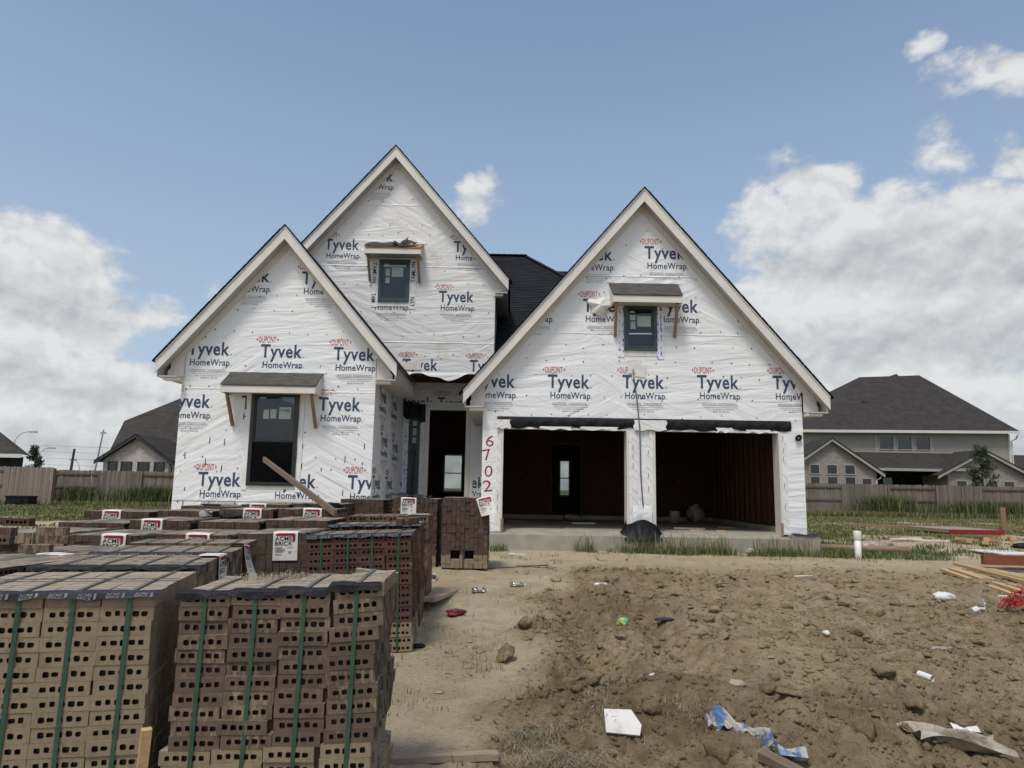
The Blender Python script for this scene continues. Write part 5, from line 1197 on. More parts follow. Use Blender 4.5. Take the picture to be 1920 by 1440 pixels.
# split-away sheet of white board and other scraps
mb = MB(); mb.prism([(-.115, -.085), (.10, -.095), (.125, -.02), (.075, .085), (-.105, .08)], 0, .012)
o = mb.build('white_board_scrap', MAT['paper'], None, loc=on(.74, 4.80, .06), rot=(R(-52), R(4), R(6))); tag(o, 'torn piece of white board lying on the near churned soil', 'board scrap')
for k, (x, y, rz, lab) in enumerate(((-.36, 9.2, 12, 'clear plastic bottle on sand, closest to the red film'), (.12, 9.6, -8, 'clear plastic bottle half buried beside the soil ridge'), (1.24, 9.75, 20, 'crushed white bottle on top of the far clods'))):
    t = thing('plastic_bottle', lab, 'bottle', on(x, y, .035), (0, 0, R(rz)), 'plastic bottles on the soil')
    mb = MB(); mb.tube([(-.10, 0, 0), (-.095, 0, 0), (-.03, 0, 0), (-.02, 0, 0), (.04, 0, 0), (.075, 0, 0), (.09, 0, 0)], [.02, .032, .033, .030, .033, .018, .012], 14)
    mb.build('bottle_body', MAT['bottle' if k < 2 else 'white'], t, smooth=True)
    mb = MB(); mb.tube([(.088, 0, 0), (.106, 0, 0)], .0135, 12); mb.build('cap', MAT['white'], t)
    mb = MB(); mb.tube([(-.028, 0, 0), (.03, 0, 0)], .0338, 14, cap=False); mb.build('bottle_label', MAT['clearfilm'], t, smooth=True)
wad('film_scrap', 'dark red plastic film crumpled on the sand beside the plank', 'film', -.57, 7.95, gzf(-.57, 7.95)+.03, .07, 'magenta', 8, flat=.55, stretch=1.3)
wad('snack_bag', 'small yellow green printed wrapper on the soil ridge', 'wrapper', 1.20, 7.70, gzf(1.2, 7.7)+.035, .055, 'yellowgreen', 9, flat=.8, stretch=1.0)
wad('film_scrap', 'small black crumpled scrap at the foot of the red brown stack', 'film', -.80, 6.72, gzf(-.8, 6.72)+.02, .035, 'black', 19, flat=.5)
# plank lying beside the red brown stack
mb = MB(); mb.box(-.15, .15, -.95, .95, 0, .04); o = mb.build('plank', MAT['oldboard'], None, loc=on(-.83, 9.0, .01), rot=(R(-3.5), 0, R(-7))); tag(o, 'muddy wide plank lying on the sand beside the red brown stack', 'plank')
mb = MB(); mb.tube([(0, 0, 0), (0, .10, .01)], [.045, .034], 16, cap=False); mb.tube([(0, .1, .01), (0, .102, .01)], .034, 16); tag(mb.build('foam_cup', MAT['white'], None, smooth=True, loc=on(-1.02, 9.9, .045)), 'white foam cup on its side at the far end of the plank', 'cup')
mb = MB(); mb.prism([(-.30, -.22), (.12, -.30), (.32, .02), (.20, .25), (-.26, .18)], 0, .015)
o = mb.build('plywood_scrap', MAT['oldboard'], None, loc=on(1.85, 13.1, .05), rot=(R(-82), 0, R(12))); tag(o, 'five sided pale plywood offcut on the bare soil before the slab', 'plywood')
mb = MB(); mb.box(-.16, .16, -.05, .05, 0, .02); tag(mb.build('board_scrap', MAT['paper'], None, loc=on(.16, 13.6, .01), rot=(0, R(4), R(5))), 'small whitish board scrap on the sand before the garage', 'board scrap')
mb = MB(); mb.beam((0, 0, 0), (.50, .06, .01), .06, .025); tag(mb.build('wood_strip', MAT['oldboard'], None, loc=on(.12, 11.3, .02)), 'thin wooden strip lying on the sand right of the fork hole stack', 'wood strip')
mb = MB(); mb.beam((-.4, 0, 0), (.75, .55, .02), .012, .012); tag(mb.build('rod', MAT['polewood'], None, loc=on(-.15, 10.75, .015)), 'thin dark rod on the ground at the foot of the fork hole stack', 'rod')
wad('film_scrap', 'grey plastic scrap lying flat in the soil past the wrapper', 'film', 1.70, 8.0, gzf(1.7, 8.0)+.012, .07, 'liner', 12, flat=.2, stretch=1.5)
# striped film and dirty sheet in the foreground
def film(u, v):
    a = u*1.25; return (.08+.27*a-.08*v*math.sin(a*2.2), .08-.27*a*a*.8+.16*v, .05*math.sin(u*11+v*5)*math.sin(v*3.0)+.07*math.exp(-((u-.35)/.2)**2)*math.sin(v*3.1)+.035*math.sin(u*27+v*6)*math.sin(v*5+u*9)+.03)
sheet_thing('printed_film', 'torn film with blue and red print in the near soil beside the wood block', 'film', film, 60, 22, 'bluefilm', on(1.25, 4.86, .03))
sheet_thing('printed_film', 'small blue film scrap at the foot of the wood block', 'film', lambda u, v: (.16*u, .12*v-.05*u, .05*math.sin(u*5+v*4)*math.sin(v*3)+.02), 14, 10, 'bluefilm', on(1.62, 4.46, .03))
def sheet2(u, v): return (.46*u-.04*v+.03*math.sin(v*9), .26*v-.20*u+.05*math.sin(u*6), .05*math.sin(u*9+v*5)*math.sin(v*3.1)+.03*math.sin(v*13+u*4)+.03)
sheet_thing('plastic_sheet', 'dirty translucent plastic sheet crumpled in the near soil', 'plastic sheet', sheet2, 44, 26, 'clearfilm', on(2.60, 4.72, .03))
sheet_thing('plastic_sheet', 'clean white corner of plastic beside the dirty translucent sheet', 'plastic sheet', lambda u, v: (.16*u, .10*v-.05*u, .03*math.sin(u*5+v*3)*math.sin(v*3)+.03), 12, 8, 'paper', on(2.90, 4.86, .05))
mb = MB(); mb.box(-.14, .14, -.038, .038, -.02, .030); tag(mb.build('wood_block', MAT['greyboard'], None, loc=on(1.62, 4.42, .04), rot=(R(6), R(10), R(-48))), 'weathered wood block lying beside the blue printed film', 'wood block')
mb = MB(); mb.beam((-.32, 0, 0), (.32, .05, .0), .075, .035); tag(mb.build('old_board', MAT['oldboard'], None, loc=on(-.36, 4.33, .02), rot=(0, 0, R(4))), 'muddy board at the bottom beside the dead grass', 'board')
mb = MB(); mb.tube([(0, 0, 0), (-.05, .10, .012)], .026, 14, cap=False); mb.tube([(-.003, .006, 0.001), (-.05, .10, .012)], .021, 14, cap=False); mb.tube([(-.045, .09, .011), (-.05, .1, .012)], .026, 14); tag(mb.build('pipe_stub', MAT['pvc'], None, smooth=True, loc=on(3.27, 5.72, .04)), 'short white pipe stub with its open end up in the soil', 'pipe')
wad('paper_wad', 'crumpled white paper on the bare soil before the lumber', 'paper', 5.55, 9.3, gzf(5.55, 9.3)+.04, .075, 'paper', 14, flat=.7)
wad('paper_wad', 'small white paper ball near the middle of the churned soil', 'paper', 3.24, 7.5, gzf(3.24, 7.5)+.015, .035, 'paper', 15, flat=.7, stretch=1)
wad('paper_wad', 'soiled white lump in the left part of the churned earth', 'paper', 1.12, 5.62, gzf(1.12, 5.62)+.02, .03, 'paper', 16, flat=.7)
wad('paper_wad', 'pale crumpled litter at the end of the broken bank', 'paper', 1.75, 5.65, gzf(1.75, 5.65)+.02, .04, 'clearfilm', 17, flat=.6)
wad('paper_wad', 'half buried whitish litter right of the churned middle', 'paper', 4.05, 6.9, gzf(4.05, 6.9)+.01, .055, 'clearfilm', 18, flat=.25, stretch=1.8)
for k, (x, y, s_) in enumerate(((2.35, 6.6, 5), (.35, 7.0, 6), (3.6, 5.1, 7), (4.3, 8.6, 8), (2.0, 9.2, 9), (-.5, 5.5, 10), (-.35, 6.9, 11))):
    wad('litter', 'scrap of pale litter trodden into the bare soil', 'litter', x, y, gzf(x, y)+.008, .020, 'clearfilm', 40+k, flat=.4)['group'] = 'scraps of litter'
mb = MB(); mb.grid(lambda u, v: (.32*u, .10*v+.03*math.sin(u*3), .02+.03*math.sin(u*3.1)), 10, 3); tag(mb.build('felt_scrap', MAT['blackmat'], None, smooth=True, loc=on(2.80, 9.9, .015)), 'curved scrap of black felt on the bare soil', 'felt scrap')
mb = MB(); mb.tube([(0, 0, 0), (.02, .01, .02), (.29, .05, .025)], .010, 8); tag(mb.build('plastic_stick', MAT['white'], None, smooth=True, loc=on(4.1, 10.5, .015)), 'thin white plastic stick on the bare soil before the pipe', 'stick')
pts = [(3.75+.1*k, 9.30+.17*math.sin(k*.55)+.03*k, gzf(3.75+.1*k, 9.30+.17*math.sin(k*.55)+.03*k)+.02) for k in range(11)]
mb = MB(); mb.ribbon(pts, (.0, .02, .004), .002); tag(mb.build('loose_strap', MAT['strapdust'], None), 'discarded green strap lying in a curve on the soil', 'strap')
wad('plastic_cup', 'clear crushed cup in the grass before the slab', 'cup', 4.90, 14.75, gzf(4.9, 14.75)+.10, .07, 'clearfilm', 60, flat=.9, stretch=1.1)
# standing cleanout pipe and things behind it
t = thing('cleanout_pipe', 'white plastic pipe standing upright in the grass near the slab corner', 'pipe', on(6.90, 14.35), (R(1), R(-.6), 0))
mb = MB(); mb.tube([(0, 0, -.2), (0, 0, .40)], .062, 24); mb.build('pipe_shaft', MAT['pvc'], t, smooth=True)
mb = MB(); mb.tube([(0, 0, .37), (0, 0, .385), (0, 0, .535), (0, 0, .545)], [.066, .072, .072, .066], 24); mb.build('coupling', MAT['pvc'], t, smooth=True)
mb = MB(); mb.tube([(0, 0, 0), (1.9, -.75, .02)], .075, 16); tag(mb.build('cardboard_tube', MAT['cardboard'], None, smooth=True, loc=on(6.75, 16.4, .06)), 'brown cardboard tube lying on the ground behind the white pipe', 'tube')
wad('plastic_bag', 'crumpled white plastic at the end of the cardboard tube', 'plastic bag', 8.05, 16.1, gzf(8.05, 16.1)+.12, .20, 'clearfilm', 62, flat=.6, stretch=1.6)
# lumber at the right: each stick is a thing
LUM = [((7.02, 11.80, .05), (6.35, 7.7, .06), 'outermost pine board of the lumber fan, nearest the viewer'), ((7.14, 11.75, .06), (6.62, 7.7, .09), 'second pine board in the fan, resting on its neighbour'), ((7.35, 11.95, .05), (6.95, 7.8, .08), 'third pine board in the fan, lying flat'),
       ((7.58, 12.35, .11), (7.15, 7.9, .14), 'upper pine board crossing the fan'), ((7.78, 12.40, .09), (7.62, 8.0, .12), 'long pine board below the red brown beam'), ((7.95, 12.2, .05), (8.0, 8.2, .07), 'innermost pine board under the red brown beam')]
for a, b, lab in LUM:
    za, zb = gzf(a[0], a[1])+a[2], gzf(b[0], b[1])+b[2]; mb = MB(); mb.beam((0, 0, 0), (b[0]-a[0], b[1]-a[1], zb-za), .089, .038); tag(mb.build('pine_board', MAT['pine'], None, loc=(a[0], a[1], za)), lab, 'board', 'fresh pine boards lying at the right')
mb = MB(); mb.beam((0, 0, 0), (2.4, -.25, .0), .10, .16); o = mb.build('red_brown_beam', MAT['redbrown'], None, loc=on(7.85, 12.05, .20)); tag(o, 'red brown painted beam lying across the pine boards', 'beam')
mb = MB(); mb.box(0, 2.2, 0, .55, 0, .018); tag(mb.build('white_sheet', MAT['paper'], None, loc=on(8.25, 12.15, .27), rot=(0, R(0), R(-5))), 'white panel lying on the red brown beam', 'panel')
mb = MB(); mb.box(0, 2.5, 0, .6, 0, .02); tag(mb.build('pale_board', MAT['paper'], None, loc=on(10.45, 15.85, .05), rot=(R(2), R(1), R(8))), 'pale grey sheet lying flat in the grass beyond the lumber', 'board')
mb = MB(); mb.beam((0, 0, 0), (2.0, .1, 0), .14, .04); tag(mb.build('pine_board', MAT['pine'], None, loc=on(11.2, 15.95, .10)), 'pine board lying on the pale grey sheet', 'board')
t = thing('red_edged_sheets', 'pile of tan sheets with a red painted edge lying in the yard', 'panel pile', on(14.05, 23.1, .0), (0, 0, R(2)))
for k in range(2):
    mb = MB(); mb.box(0, 1.80, 0, 2.4, .09+.055*k, .14+.055*k); mb.build('sheet', MAT['oldboard'], t)
mb = MB(); mb.box(-.006, 1.806, -.010, -.001, .02, .198); mb.box(1.801, 1.808, 0, 2.4, .02, .198); mb.build('red_edge', MAT['redpaint'], t)
OFFL = ['longest pine offcut at the left front of the scrap heap', 'pine offcut slanting in the front middle of the scrap heap', 'short pine offcut at the front right of the scrap heap', 'stubby pine offcut at the back right of the scrap heap', 'pine offcut at the far back of the scrap heap', 'long pine offcut at the right end of the scrap heap', 'smallest pine offcut at the left back of the scrap heap']
SC = [(12.2, 18.6, 60, .55, 'scrap'), (12.6, 18.9, 40, .6, 's'), (12.95, 18.6, 52, .5, 's'), (13.3, 19.2, 70, .35, 's'), (12.5, 19.8, 20, .5, 's'), (13.6, 19.6, 35, .7, 's'), (12.1, 19.2, 80, .3, 's')]
for k, (x, y, rz, l, _) in enumerate(SC):
    mb = MB(); mb.box(-l/2*1.4, l/2*1.4, -.07, .07, 0, .09); o = mb.build('pine_offcut', MAT['pine'], None, loc=on(x, y, .03+.07*(k % 2)), rot=(R(3*k % 9), R(5), R(rz))); tag(o, OFFL[k], 'offcut', 'pine offcuts in the scrap heap')
wad('plastic_wad', 'black plastic lying against the pine offcuts', 'plastic scrap', 13.0, 18.15, gzf(13, 18.15)+.06, .20, 'black', 66, flat=.35, stretch=1.9)
for k, (x, y, rz, lab) in enumerate(((11.4, 19.6, -24, 'long white strip left of the pine offcuts'), (11.25, 20.3, 30, 'short white board scrap beyond the white strip'), (10.9, 19.9, 5, 'small white scrap at the left of the white strip'))):
    mb = MB(); mb.box(-.45, .45, -.06, .06, 0, .03); tag(mb.build('board_scrap', MAT['paper'], None, loc=on(x, y, .05), rot=(0, 0, R(rz))), lab, 'board scrap')
mb = MB(); mb.box(-.63, .63, -.04, .04, 0, .05); tag(mb.build('thin_board', MAT['pine'], None, loc=on(11.6, 20.9, .04), rot=(0, 0, R(-1))), 'single thin pine board lying alone in the yard', 'board')
mb = MB(); mb.box(-.9, .9, -.05, .05, 0, .05); tag(mb.build('thin_board', MAT['wood'], None, loc=on(14.1, 21.9, .04), rot=(0, 0, R(-3))), 'dark board lying in front of the red edged sheets', 'board')
mb = MB(); mb.box(-4.6, 5.6, -.06, .06, 0, .08); tag(mb.build('long_board', MAT['wood'], None, loc=on(17.4, 26.9, .04), rot=(0, 0, R(0))), 'long board on the ground behind the red edged sheets, by the stakes', 'board')
for x, h, lab in ((18.15, .86, 'taller wooden stake in the yard by the long board'), (18.95, .46, 'shorter wooden stake at the right of the taller one')):
    mb = MB(); mb.box(-.09, .09, -.03, .03, -.2, h); tag(mb.build('survey_stake', MAT['wood'], None, loc=on(x, 26.5)), lab, 'stake')
# orange red net and ribbon on a heap
t = thing('safety_net', 'heap of orange red plastic netting at the right edge', 'netting', on(5.98, 8.55, .02))
mb = MB(); g = random.Random(4)
def netp(a, b): return (.55*a-.08, .36*b-.08+.06*math.sin(a*7), .19*math.exp(-((a-.5)/.33)**2-((b-.4)/.45)**2)+.03*math.sin(a*17+b*5)+.025*math.sin(b*19)+.01)
for k in range(13):
    for s_ in range(16):
        p_, q = netp(k/12, s_/16), netp(k/12+.02*(-1)**s_, (s_+1)/16); mb.tube([p_, q], .0050, 4, cap=False)
        p_, q = netp(s_/16, k/12), netp((s_+1)/16, k/12+.02*(-1)**s_); mb.tube([p_, q], .0050, 4, cap=False)
for k in range(60):
    c = Vector(netp(g.random(), g.random())); pts = []
    for q in range(7): a = q/6*5.0+g.random(); pts.append(c+Vector((.05*math.cos(a), .05*math.sin(a), .05+.03*math.sin(a*2+k)*(1 if q else 0))))
    mb.tube(pts, .0045, 4, cap=False)
mb.build('netting', MAT['net'], t)
pts = [(5.36, 8.42), (5.44, 8.50), (5.58, 8.58), (5.66, 8.72), (5.74, 8.95), (5.90, 9.05)]
mb = MB(); P_ = [Vector((x, y, gzf(x, y)+.03+.05*(k in (3, 4)))) for k, (x, y) in enumerate(pts)]
mb.ribbon(P_, (.02, .05, .075), .003); mb.tube([P_[0]-Vector((.04, 0, 0)), P_[0]+Vector((.03, .01, .02))], .035, 8); tag(mb.build('white_ribbon', MAT['paper'], None), 'twisted white plastic ribbon beside the red netting', 'ribbon')
mb = MB(); mb.beam((0, 0, 0), (.5, .05, .02), .06, .02); tag(mb.build('white_strip', MAT['paper'], None, loc=on(6.0, 8.95, .13)), 'white strip lying over the back of the red netting', 'strip')
mb = MB(); mb.box(-.55, .55, -.3, .3, 0, .42); mb.box(-.58, .58, -.33, .33, .42, .48); mb.box(-.25, .25, -.335, -.301, .15, .35); tag(mb.build('black_crate', MAT['black'], None, loc=on(-23.4, 34.5)), 'small black crate on the left lawn before the fence', 'crate')

# things left on the garage floor
def gf(name, lab, cat, mb, mat, x, y, rz=0, smooth=False): return tag(mb.build(name, MAT[mat], None, (0, 0, 0), smooth, loc=(x, y, .745), rot=(0, 0, R(rz))), lab, cat)
mb = MB(); mb.box(-.55, .55, -.05, .05, 0, .03); gf('dark_plank', 'dark plank lying on the garage floor in the left bay', 'plank', mb, 'polewood', .70, 16.35, -1)
mb = MB(); mb.tube([(0, 0, 0), (0, 0, .32), (0, 0, .33)], [.13, .15, .15], 16); gf('bucket', 'whitish bucket on the garage floor behind the middle pier', 'bucket', mb, 'clearfilm', 4.55, 19.9, 0, True)
for k, (x, y, l, rz, m_, lab) in enumerate(((4.2, 16.9, .7, -8, 'paper', 'pale strip on the garage floor in the right bay'), (4.1, 15.95, .30, 4, 'pine', 'short pine scrap near the front of the right garage bay'), (4.65, 15.9, .22, -6, 'pine', 'smaller pine scrap right of the one in the right garage bay'), (1.9, 18.6, .6, 6, 'paper', 'pale scrap on the floor before the inner garage door'), (5.3, 17.6, .5, 30, 'oldboard', 'old board scrap by the stud wall of the garage'), (.2, 19.2, .5, -12, 'wood', 'wood scrap at the back left of the garage floor'))):
    mb = MB(); mb.box(-l/2, l/2, -.05, .05, 0, .035); gf('floor_scrap', lab, 'scrap', mb, m_, x, y, rz)
wad('plastic_bag', 'pale plastic bag slumped at the back of the right garage bay', 'plastic bag', 5.35, 20.8, .98, .24, 'clearfilm', 91, flat=1.0, stretch=.8)
wad('plastic_bag', 'crumpled pale plastic on the floor by the inner garage door', 'plastic bag', 1.75, 20.3, .84, .13, 'clearfilm', 92, flat=.6, stretch=2.0)

# ================================================================== FENCES
def fence_line(label, pts, ztop, segs, phase, mat, railmat):
    """board on board privacy fence; segs alternate between boards outside and rails outside"""
    root = thing('wooden_fence', label, 'fence', (pts[0][0], pts[0][1], gzf(*pts[0])))
    base = root.location.copy(); meshes = []
    for s_ in range(5):
        mb = MB(); h = 1.83+random.uniform(-.02, .02); mb.prism([(-.069, 0), (.069, 0), (.069, h-.03), (.042, h), (-.042, h), (-.069, h-.03)], -.008, .008); meshes.append(mesh_from(mb, 'picket', MAT[mat]))
    (x0, y0), (x1, y1) = pts; L = math.hypot(x1-x0, y1-y0); ux, uy = (x1-x0)/L, (y1-y0)/L; ang = math.atan2(uy, ux)
    n_ = int(L/.1425); pw = segs
    for i in range(n_):
        s_ = (i+.5)*.1425; front = (int(s_/pw)+phase) % 2 == 0
        off = -.055 if front else .04; x, y = x0+ux*s_-uy*off, y0+uy*s_+ux*off
        o = bpy.data.objects.new('picket', random.choice(meshes)); C.objects.link(o); o.parent = root
        o.location = (x-base.x, y-base.y, ztop-1.83-base.z+random.uniform(-.012, .012)); o.rotation_euler = (random.gauss(0, .006), random.gauss(0, .007), ang+random.gauss(0, .02))
    s_ = 0
    while s_ < L:
        e = min(s_+pw, L)
        for zz in (.20, .92, 1.62):
            mb = MB(); mb.beam((x0+ux*(s_+.03)-base.x, y0+uy*(s_+.03)-base.y, ztop-1.83+zz-base.z), (x0+ux*(e-.03)-base.x, y0+uy*(e-.03)-base.y, ztop-1.83+zz-base.z), .038, .089); mb.build('rail', MAT[railmat], root)
        mb = MB(); mb.box(-.045, .045, -.02, .07, -.3, 1.78); mb.build('post', MAT[railmat], root, loc=(x0+ux*s_-base.x, y0+uy*s_-base.y, ztop-1.83-base.z), rot=(0, 0, ang))
        s_ += pw
    return root
fence_line('grey weathered board fence across the back of the right yard', ((13.34, 40.0), (36.74, 40.0)), 2.22, 2.6, 0, 'fence', 'rail')
fence_line('grey board fence running behind the lawn on the left', ((-24.1, 38.0), (-11.5, 38.3)), 2.20, 2.25, 1, 'fence', 'rail')
fence_line('lighter tan board fence at the far left edge of the lawn', ((-32.1, 35.2), (-22.4, 35.2)), 2.27, 2.425, 1, 'fence_tan', 'rail')
# weeds against the fences
def weed(name, x, y, r, h, n_, seed, label):
    a = np.random.default_rng(seed).normal(size=(n_, 2))*np.array([r, .3])+np.array([x, y]); o = blades(name, a, h, .032, MAT['weed'], .45, seed, hv=.42); return tag(o, label, 'weeds')
weed('tall_weeds', -22.3, 37.2, .55, 0.8, 1300, 71, 'dark clump of weeds at the joint of the two left fences')
weed('tall_weeds', -18.6, 37.2, .85, 0.9, 1700, 72, 'broad clump of tall feathery weeds in front of the left fence')
weed('tall_weeds', -15.6, 37.2, .65, .75, 1200, 73, 'bright clump of weeds nearest the house on the left')
weed('tall_weeds', 20.6, 39.3, .75, 1.05, 1300, 74, 'pale tuft of weeds at the second board panel of the right fence')
weed('tall_weeds', 26.0, 39.2, 1.5, .85, 2600, 75, 'long dark clump of weeds under the middle of the right fence')
weed('tall_weeds', 31.5, 39.2, 1.0, .85, 1700, 76, 'dark weeds at the right end of the fence')
stuff(blades('grass', scatter(60000, (14, 36), (38.2, 39.9), lambda x, y: np.clip(.5+.5*fbm(x*.6, y), 0, 1), 77), .27, .03, MAT['grass_dull'], .6, 78))
stuff(blades('grass', scatter(50000, (-33, -11), (34.8, 38.1), lambda x, y: np.clip(.35+.5*fbm(x*.6, y), 0, 1), 79), .22, .03, MAT['grass_dull'], .6, 80))

# ================================================================== NEIGHBOURING HOUSES
def far_window(root, x0, x1, z0, z1, y, trim, mull=True, name='window'):
    mb = MB(); mb.holed([(x0-.06, z0-.06), (x1+.06, z0-.06), (x1+.06, z1+.06), (x0-.06, z1+.06)], [(x0, x1, z0, z1)], y-.05, y+.05); o = mb.build(name, MAT[trim], root, root.location)
    mb = MB(); mb.box(x0, x1, y+.0, y+.012, z0, z1); mb.build('pane', MAT['glass_far'], o)
    o.children[0].data.transform(Matrix.Translation(-root.location))
    mb = MB(); mb.box(x0, x1, y+.25, y+.26, z0, z1); q = mb.build('blind', MAT['patio'], o, root.location)
    return o
def uvwall(o, root):
    L = root.location; uv_planar(o, lambda c: c.x+c.y+L.x, lambda c: c.z+L.z)
rh = thing('neighbour_house', 'two storey house with a big grey brown hip roof behind the right fence', 'house', (29.0, 52, .42)); O = tuple(rh.location)
def rp(mb, name, mat, **k): return mb.build(name, MAT[mat], rh, O, **k)
ze, zr = 6.30, 11.75
E0, E1, E2, E3 = (20.6, 51.4, ze-.05), (36.9, 51.4, ze+.12), (36.9, 69, ze+.12), (20.6, 69, ze)
T0, T1 = (29.75, 60.0, zr-.15), (35.2, 60.0, zr+.05)
T1 = (34.6, 59.5, zr+.02)
roof_sheet('roof', [E0, E1, T1, T0], MAT['shingle_brown'], rh, O); roof_sheet('roof', [E2, E3, T0, T1], MAT['shingle_brown'], rh, O); roof_sheet('roof', [E1, E2, T1], MAT['shingle_brown'], rh, O); roof_sheet('roof', [E3, E0, T0], MAT['shingle_brown'], rh, O)
mb = MB(); mb.prism([(32.2, zr-.5), (33.9, zr-.5), (33.05, zr+.22)], 60.2, 64); o = rp(mb, 'roof_peak', 'shingle_brown'); uv_planar(o, lambda c: c.x, lambda c: c.z)
mb = MB(); mb.beam((20.6, 51.38, ze-.16), (36.9, 51.38, ze+.01), .05, .20); rp(mb, 'fascia', 'whitetrim')
mb = MB(); mb.box(20.9, 36.5, 52.0, 68.5, .3, 6.25); rp(mb, 'wall', 'siding')
mb = MB()
for k in range(11):
    z = 4.35+.175*k
    for a, b in ((20.9, 26.65), (30.9, 36.5)): mb.add([(a, 51.985, z), (b, 51.985, z), (b, 51.996, z+.17), (a, 51.996, z+.17)], [(0, 1, 2, 3)])
rp(mb, 'siding_board', 'siding', kind='stuff')
mb = MB(); mb.box(36.42, 36.56, 51.95, 52.1, .4, 6.2); mb.tube([(36.75, 51.35, 6.15), (36.75, 51.6, 5.85), (36.62, 51.9, 5.7), (36.62, 51.9, 4)], .05, 6); rp(mb, 'downpipe', 'whitetrim')
for a, b in ((26.95, 27.95), (28.28, 29.28), (29.62, 30.65)): far_window(rh, a, b, 4.97, 5.92, 51.95, 'greytrim')
mb = MB(); mb.box(26.62, 30.9, 51.955, 51.99, 4.72, 6.0); rp(mb, 'window_surround', 'greytrim')
# lower storey: brick gables, lean-to roof and dark patio
roof_sheet('lower_roof', [(22.4, 48.6, 3.45), (34.2, 48.6, 3.45), (34.2, 51.98, 4.72), (22.4, 51.98, 4.72)], MAT['shingle_brown'], rh, O)
mb = MB(); mb.box(25.0, 30.7, 48.5, 48.58, 3.28, 3.46); mb.box(29.6, 31.3, 48.0, 48.08, 3.32, 3.5); rp(mb, 'patio_fascia', 'greytrim')
mb = MB(); mb.box(25.0, 30.2, 51.90, 51.955, .4, 3.6); rp(mb, 'patio_wall', 'patio')
mb = MB(); mb.box(25.0, 30.2, 48.7, 51.9, 3.25, 3.30); rp(mb, 'patio_ceiling', 'patio')
for a, b in ((25.4, 26.7), (27.0, 28.3), (28.6, 29.6)): far_window(rh, a, b, 1.2, 2.95, 51.88, 'darktrim')
def brick_gable(xc, half, zpk, zev, y, mat, trim, x0, x1, name='brick_wall'):
    s_ = (zpk-zev)/half; f = lambda x: zpk-.12-s_*abs(x-xc)
    mb = MB(); mb.prism([(x0, .3), (x1, .3), (x1, f(x1)), (xc, f(xc)), (x0, f(x0))], y, y+3); o = rp(mb, name, mat); uvwall(o, rh)
    for sg in (-1, 1):
        mb = MB(); q = lambda t, d_: (xc+sg*t, zpk-s_*t-d_); mb.prism([q(0, 0), q(half, 0), q(half, .22), q(0, .22)], y-.36, y-.31); rp(mb, 'rake_board', trim)
        P = [(xc, y-.4, zpk+.02), (xc+sg*half*1.03, y-.4, zev+.02-.0), (xc+sg*half*1.03, y+3.0, zev+.02), (xc, y+3.0, zpk+.02)]
        roof_sheet('gable_roof', P if sg > 0 else [P[1], P[0], P[3], P[2]], MAT['shingle_brown'], rh, O)
brick_gable(21.7, 3.45, 5.40, 3.02, 48.3, 'brick_grey', 'greytrim', 18.6, 24.75); brick_gable(32.0, 3.3, 4.78, 3.0, 48.3, 'brick_grey', 'greytrim', 29.55, 35.0)
for a, b in ((20.25, 20.85), (21.40, 22.05), (22.60, 23.25)):
    far_window(rh, a, b, 3.0, 3.58, 48.27, 'greytrim'); far_window(rh, a, b, 1.5, 2.78, 48.27, 'greytrim')
far_window(rh, 23.75, 24.35, 1.5, 2.70, 48.27, 'greytrim')
for a in (30.1, 32.2, 33.3): far_window(rh, a, a+.65, 1.5, 2.66, 48.27, 'greytrim')
mb = MB(); mb.tube([(24.95, 48.0, 3.0), (24.9, 48.1, 2.75), (24.7, 48.25, 2.6), (24.7, 48.25, 1)], .045, 6); rp(mb, 'downpipe', 'whitetrim')
mb = MB(); mb.tube([(28.6, 56.0, 8.8), (28.6, 56.0, 9.15)], .08, 8); mb.box(27.4, 27.9, 55.0, 55.4, 8.65, 8.85); rp(mb, 'roof_vent', 'darktrim')

lh = thing('neighbour_house', 'single storey whitewashed brick house with a dark trimmed gable behind the left fence', 'house', (-25.2, 48, .42)); O = tuple(lh.location); rh_keep = rh; rh = lh
mb = MB(); f = lambda x: 4.62-.69*abs(x+25.15)
mb.prism([(-27.35, .3), (-22.95, .3), (-22.95, f(-22.95)), (-25.15, f(-25.15)), (-27.35, f(-27.35))], 48, 53); o = rp(mb, 'brick_wall', 'brick_white'); uvwall(o, rh)
for sg in (-1, 1):
    q = lambda t, d_: (-25.15+sg*t, 4.80-.69*t-d_)
    mb = MB(); mb.prism([q(0, -.02), q(2.62, -.02), q(2.62, .22), q(0, .22)], 47.6, 47.66); rp(mb, 'rake_board', 'darktrim')
    P = [(-25.15, 47.6, 4.84), (-25.15+sg*2.65, 47.6, 4.84-.69*2.65), (-25.15+sg*2.65, 53, 4.84-.69*2.65), (-25.15, 53, 4.84)]
    roof_sheet('gable_roof', P if sg > 0 else [P[1], P[0], P[3], P[2]], MAT['shingle_taupe'], rh, O)
    mb = MB(); a, b = sorted((-25.15+sg*2.2, -25.15+sg*2.62)); mb.box(a, b, 47.7, 48.2, 2.92, 3.10); rp(mb, 'eave_return', 'darktrim')
for a, b in ((-26.93, -26.45), (-26.07, -25.47), (-24.95, -24.30), (-23.85, -23.28)): far_window(rh, a, b, 1.3, 2.93, 47.96, 'darktrim')
mb = MB(); mb.box(-22.94, -12, 49.5, 60, .3, 3.1); o = rp(mb, 'side_wall', 'brick_white'); uvwall(o, rh)
roof_sheet('roof', [(-28.5, 50.2, 3.15), (-14.5, 50.2, 3.15), (-19.0, 57.5, 9.3), (-25.2, 57.5, 9.25), (-29.6, 54.2, 6.25)], MAT['shingle_taupe'], rh, O)
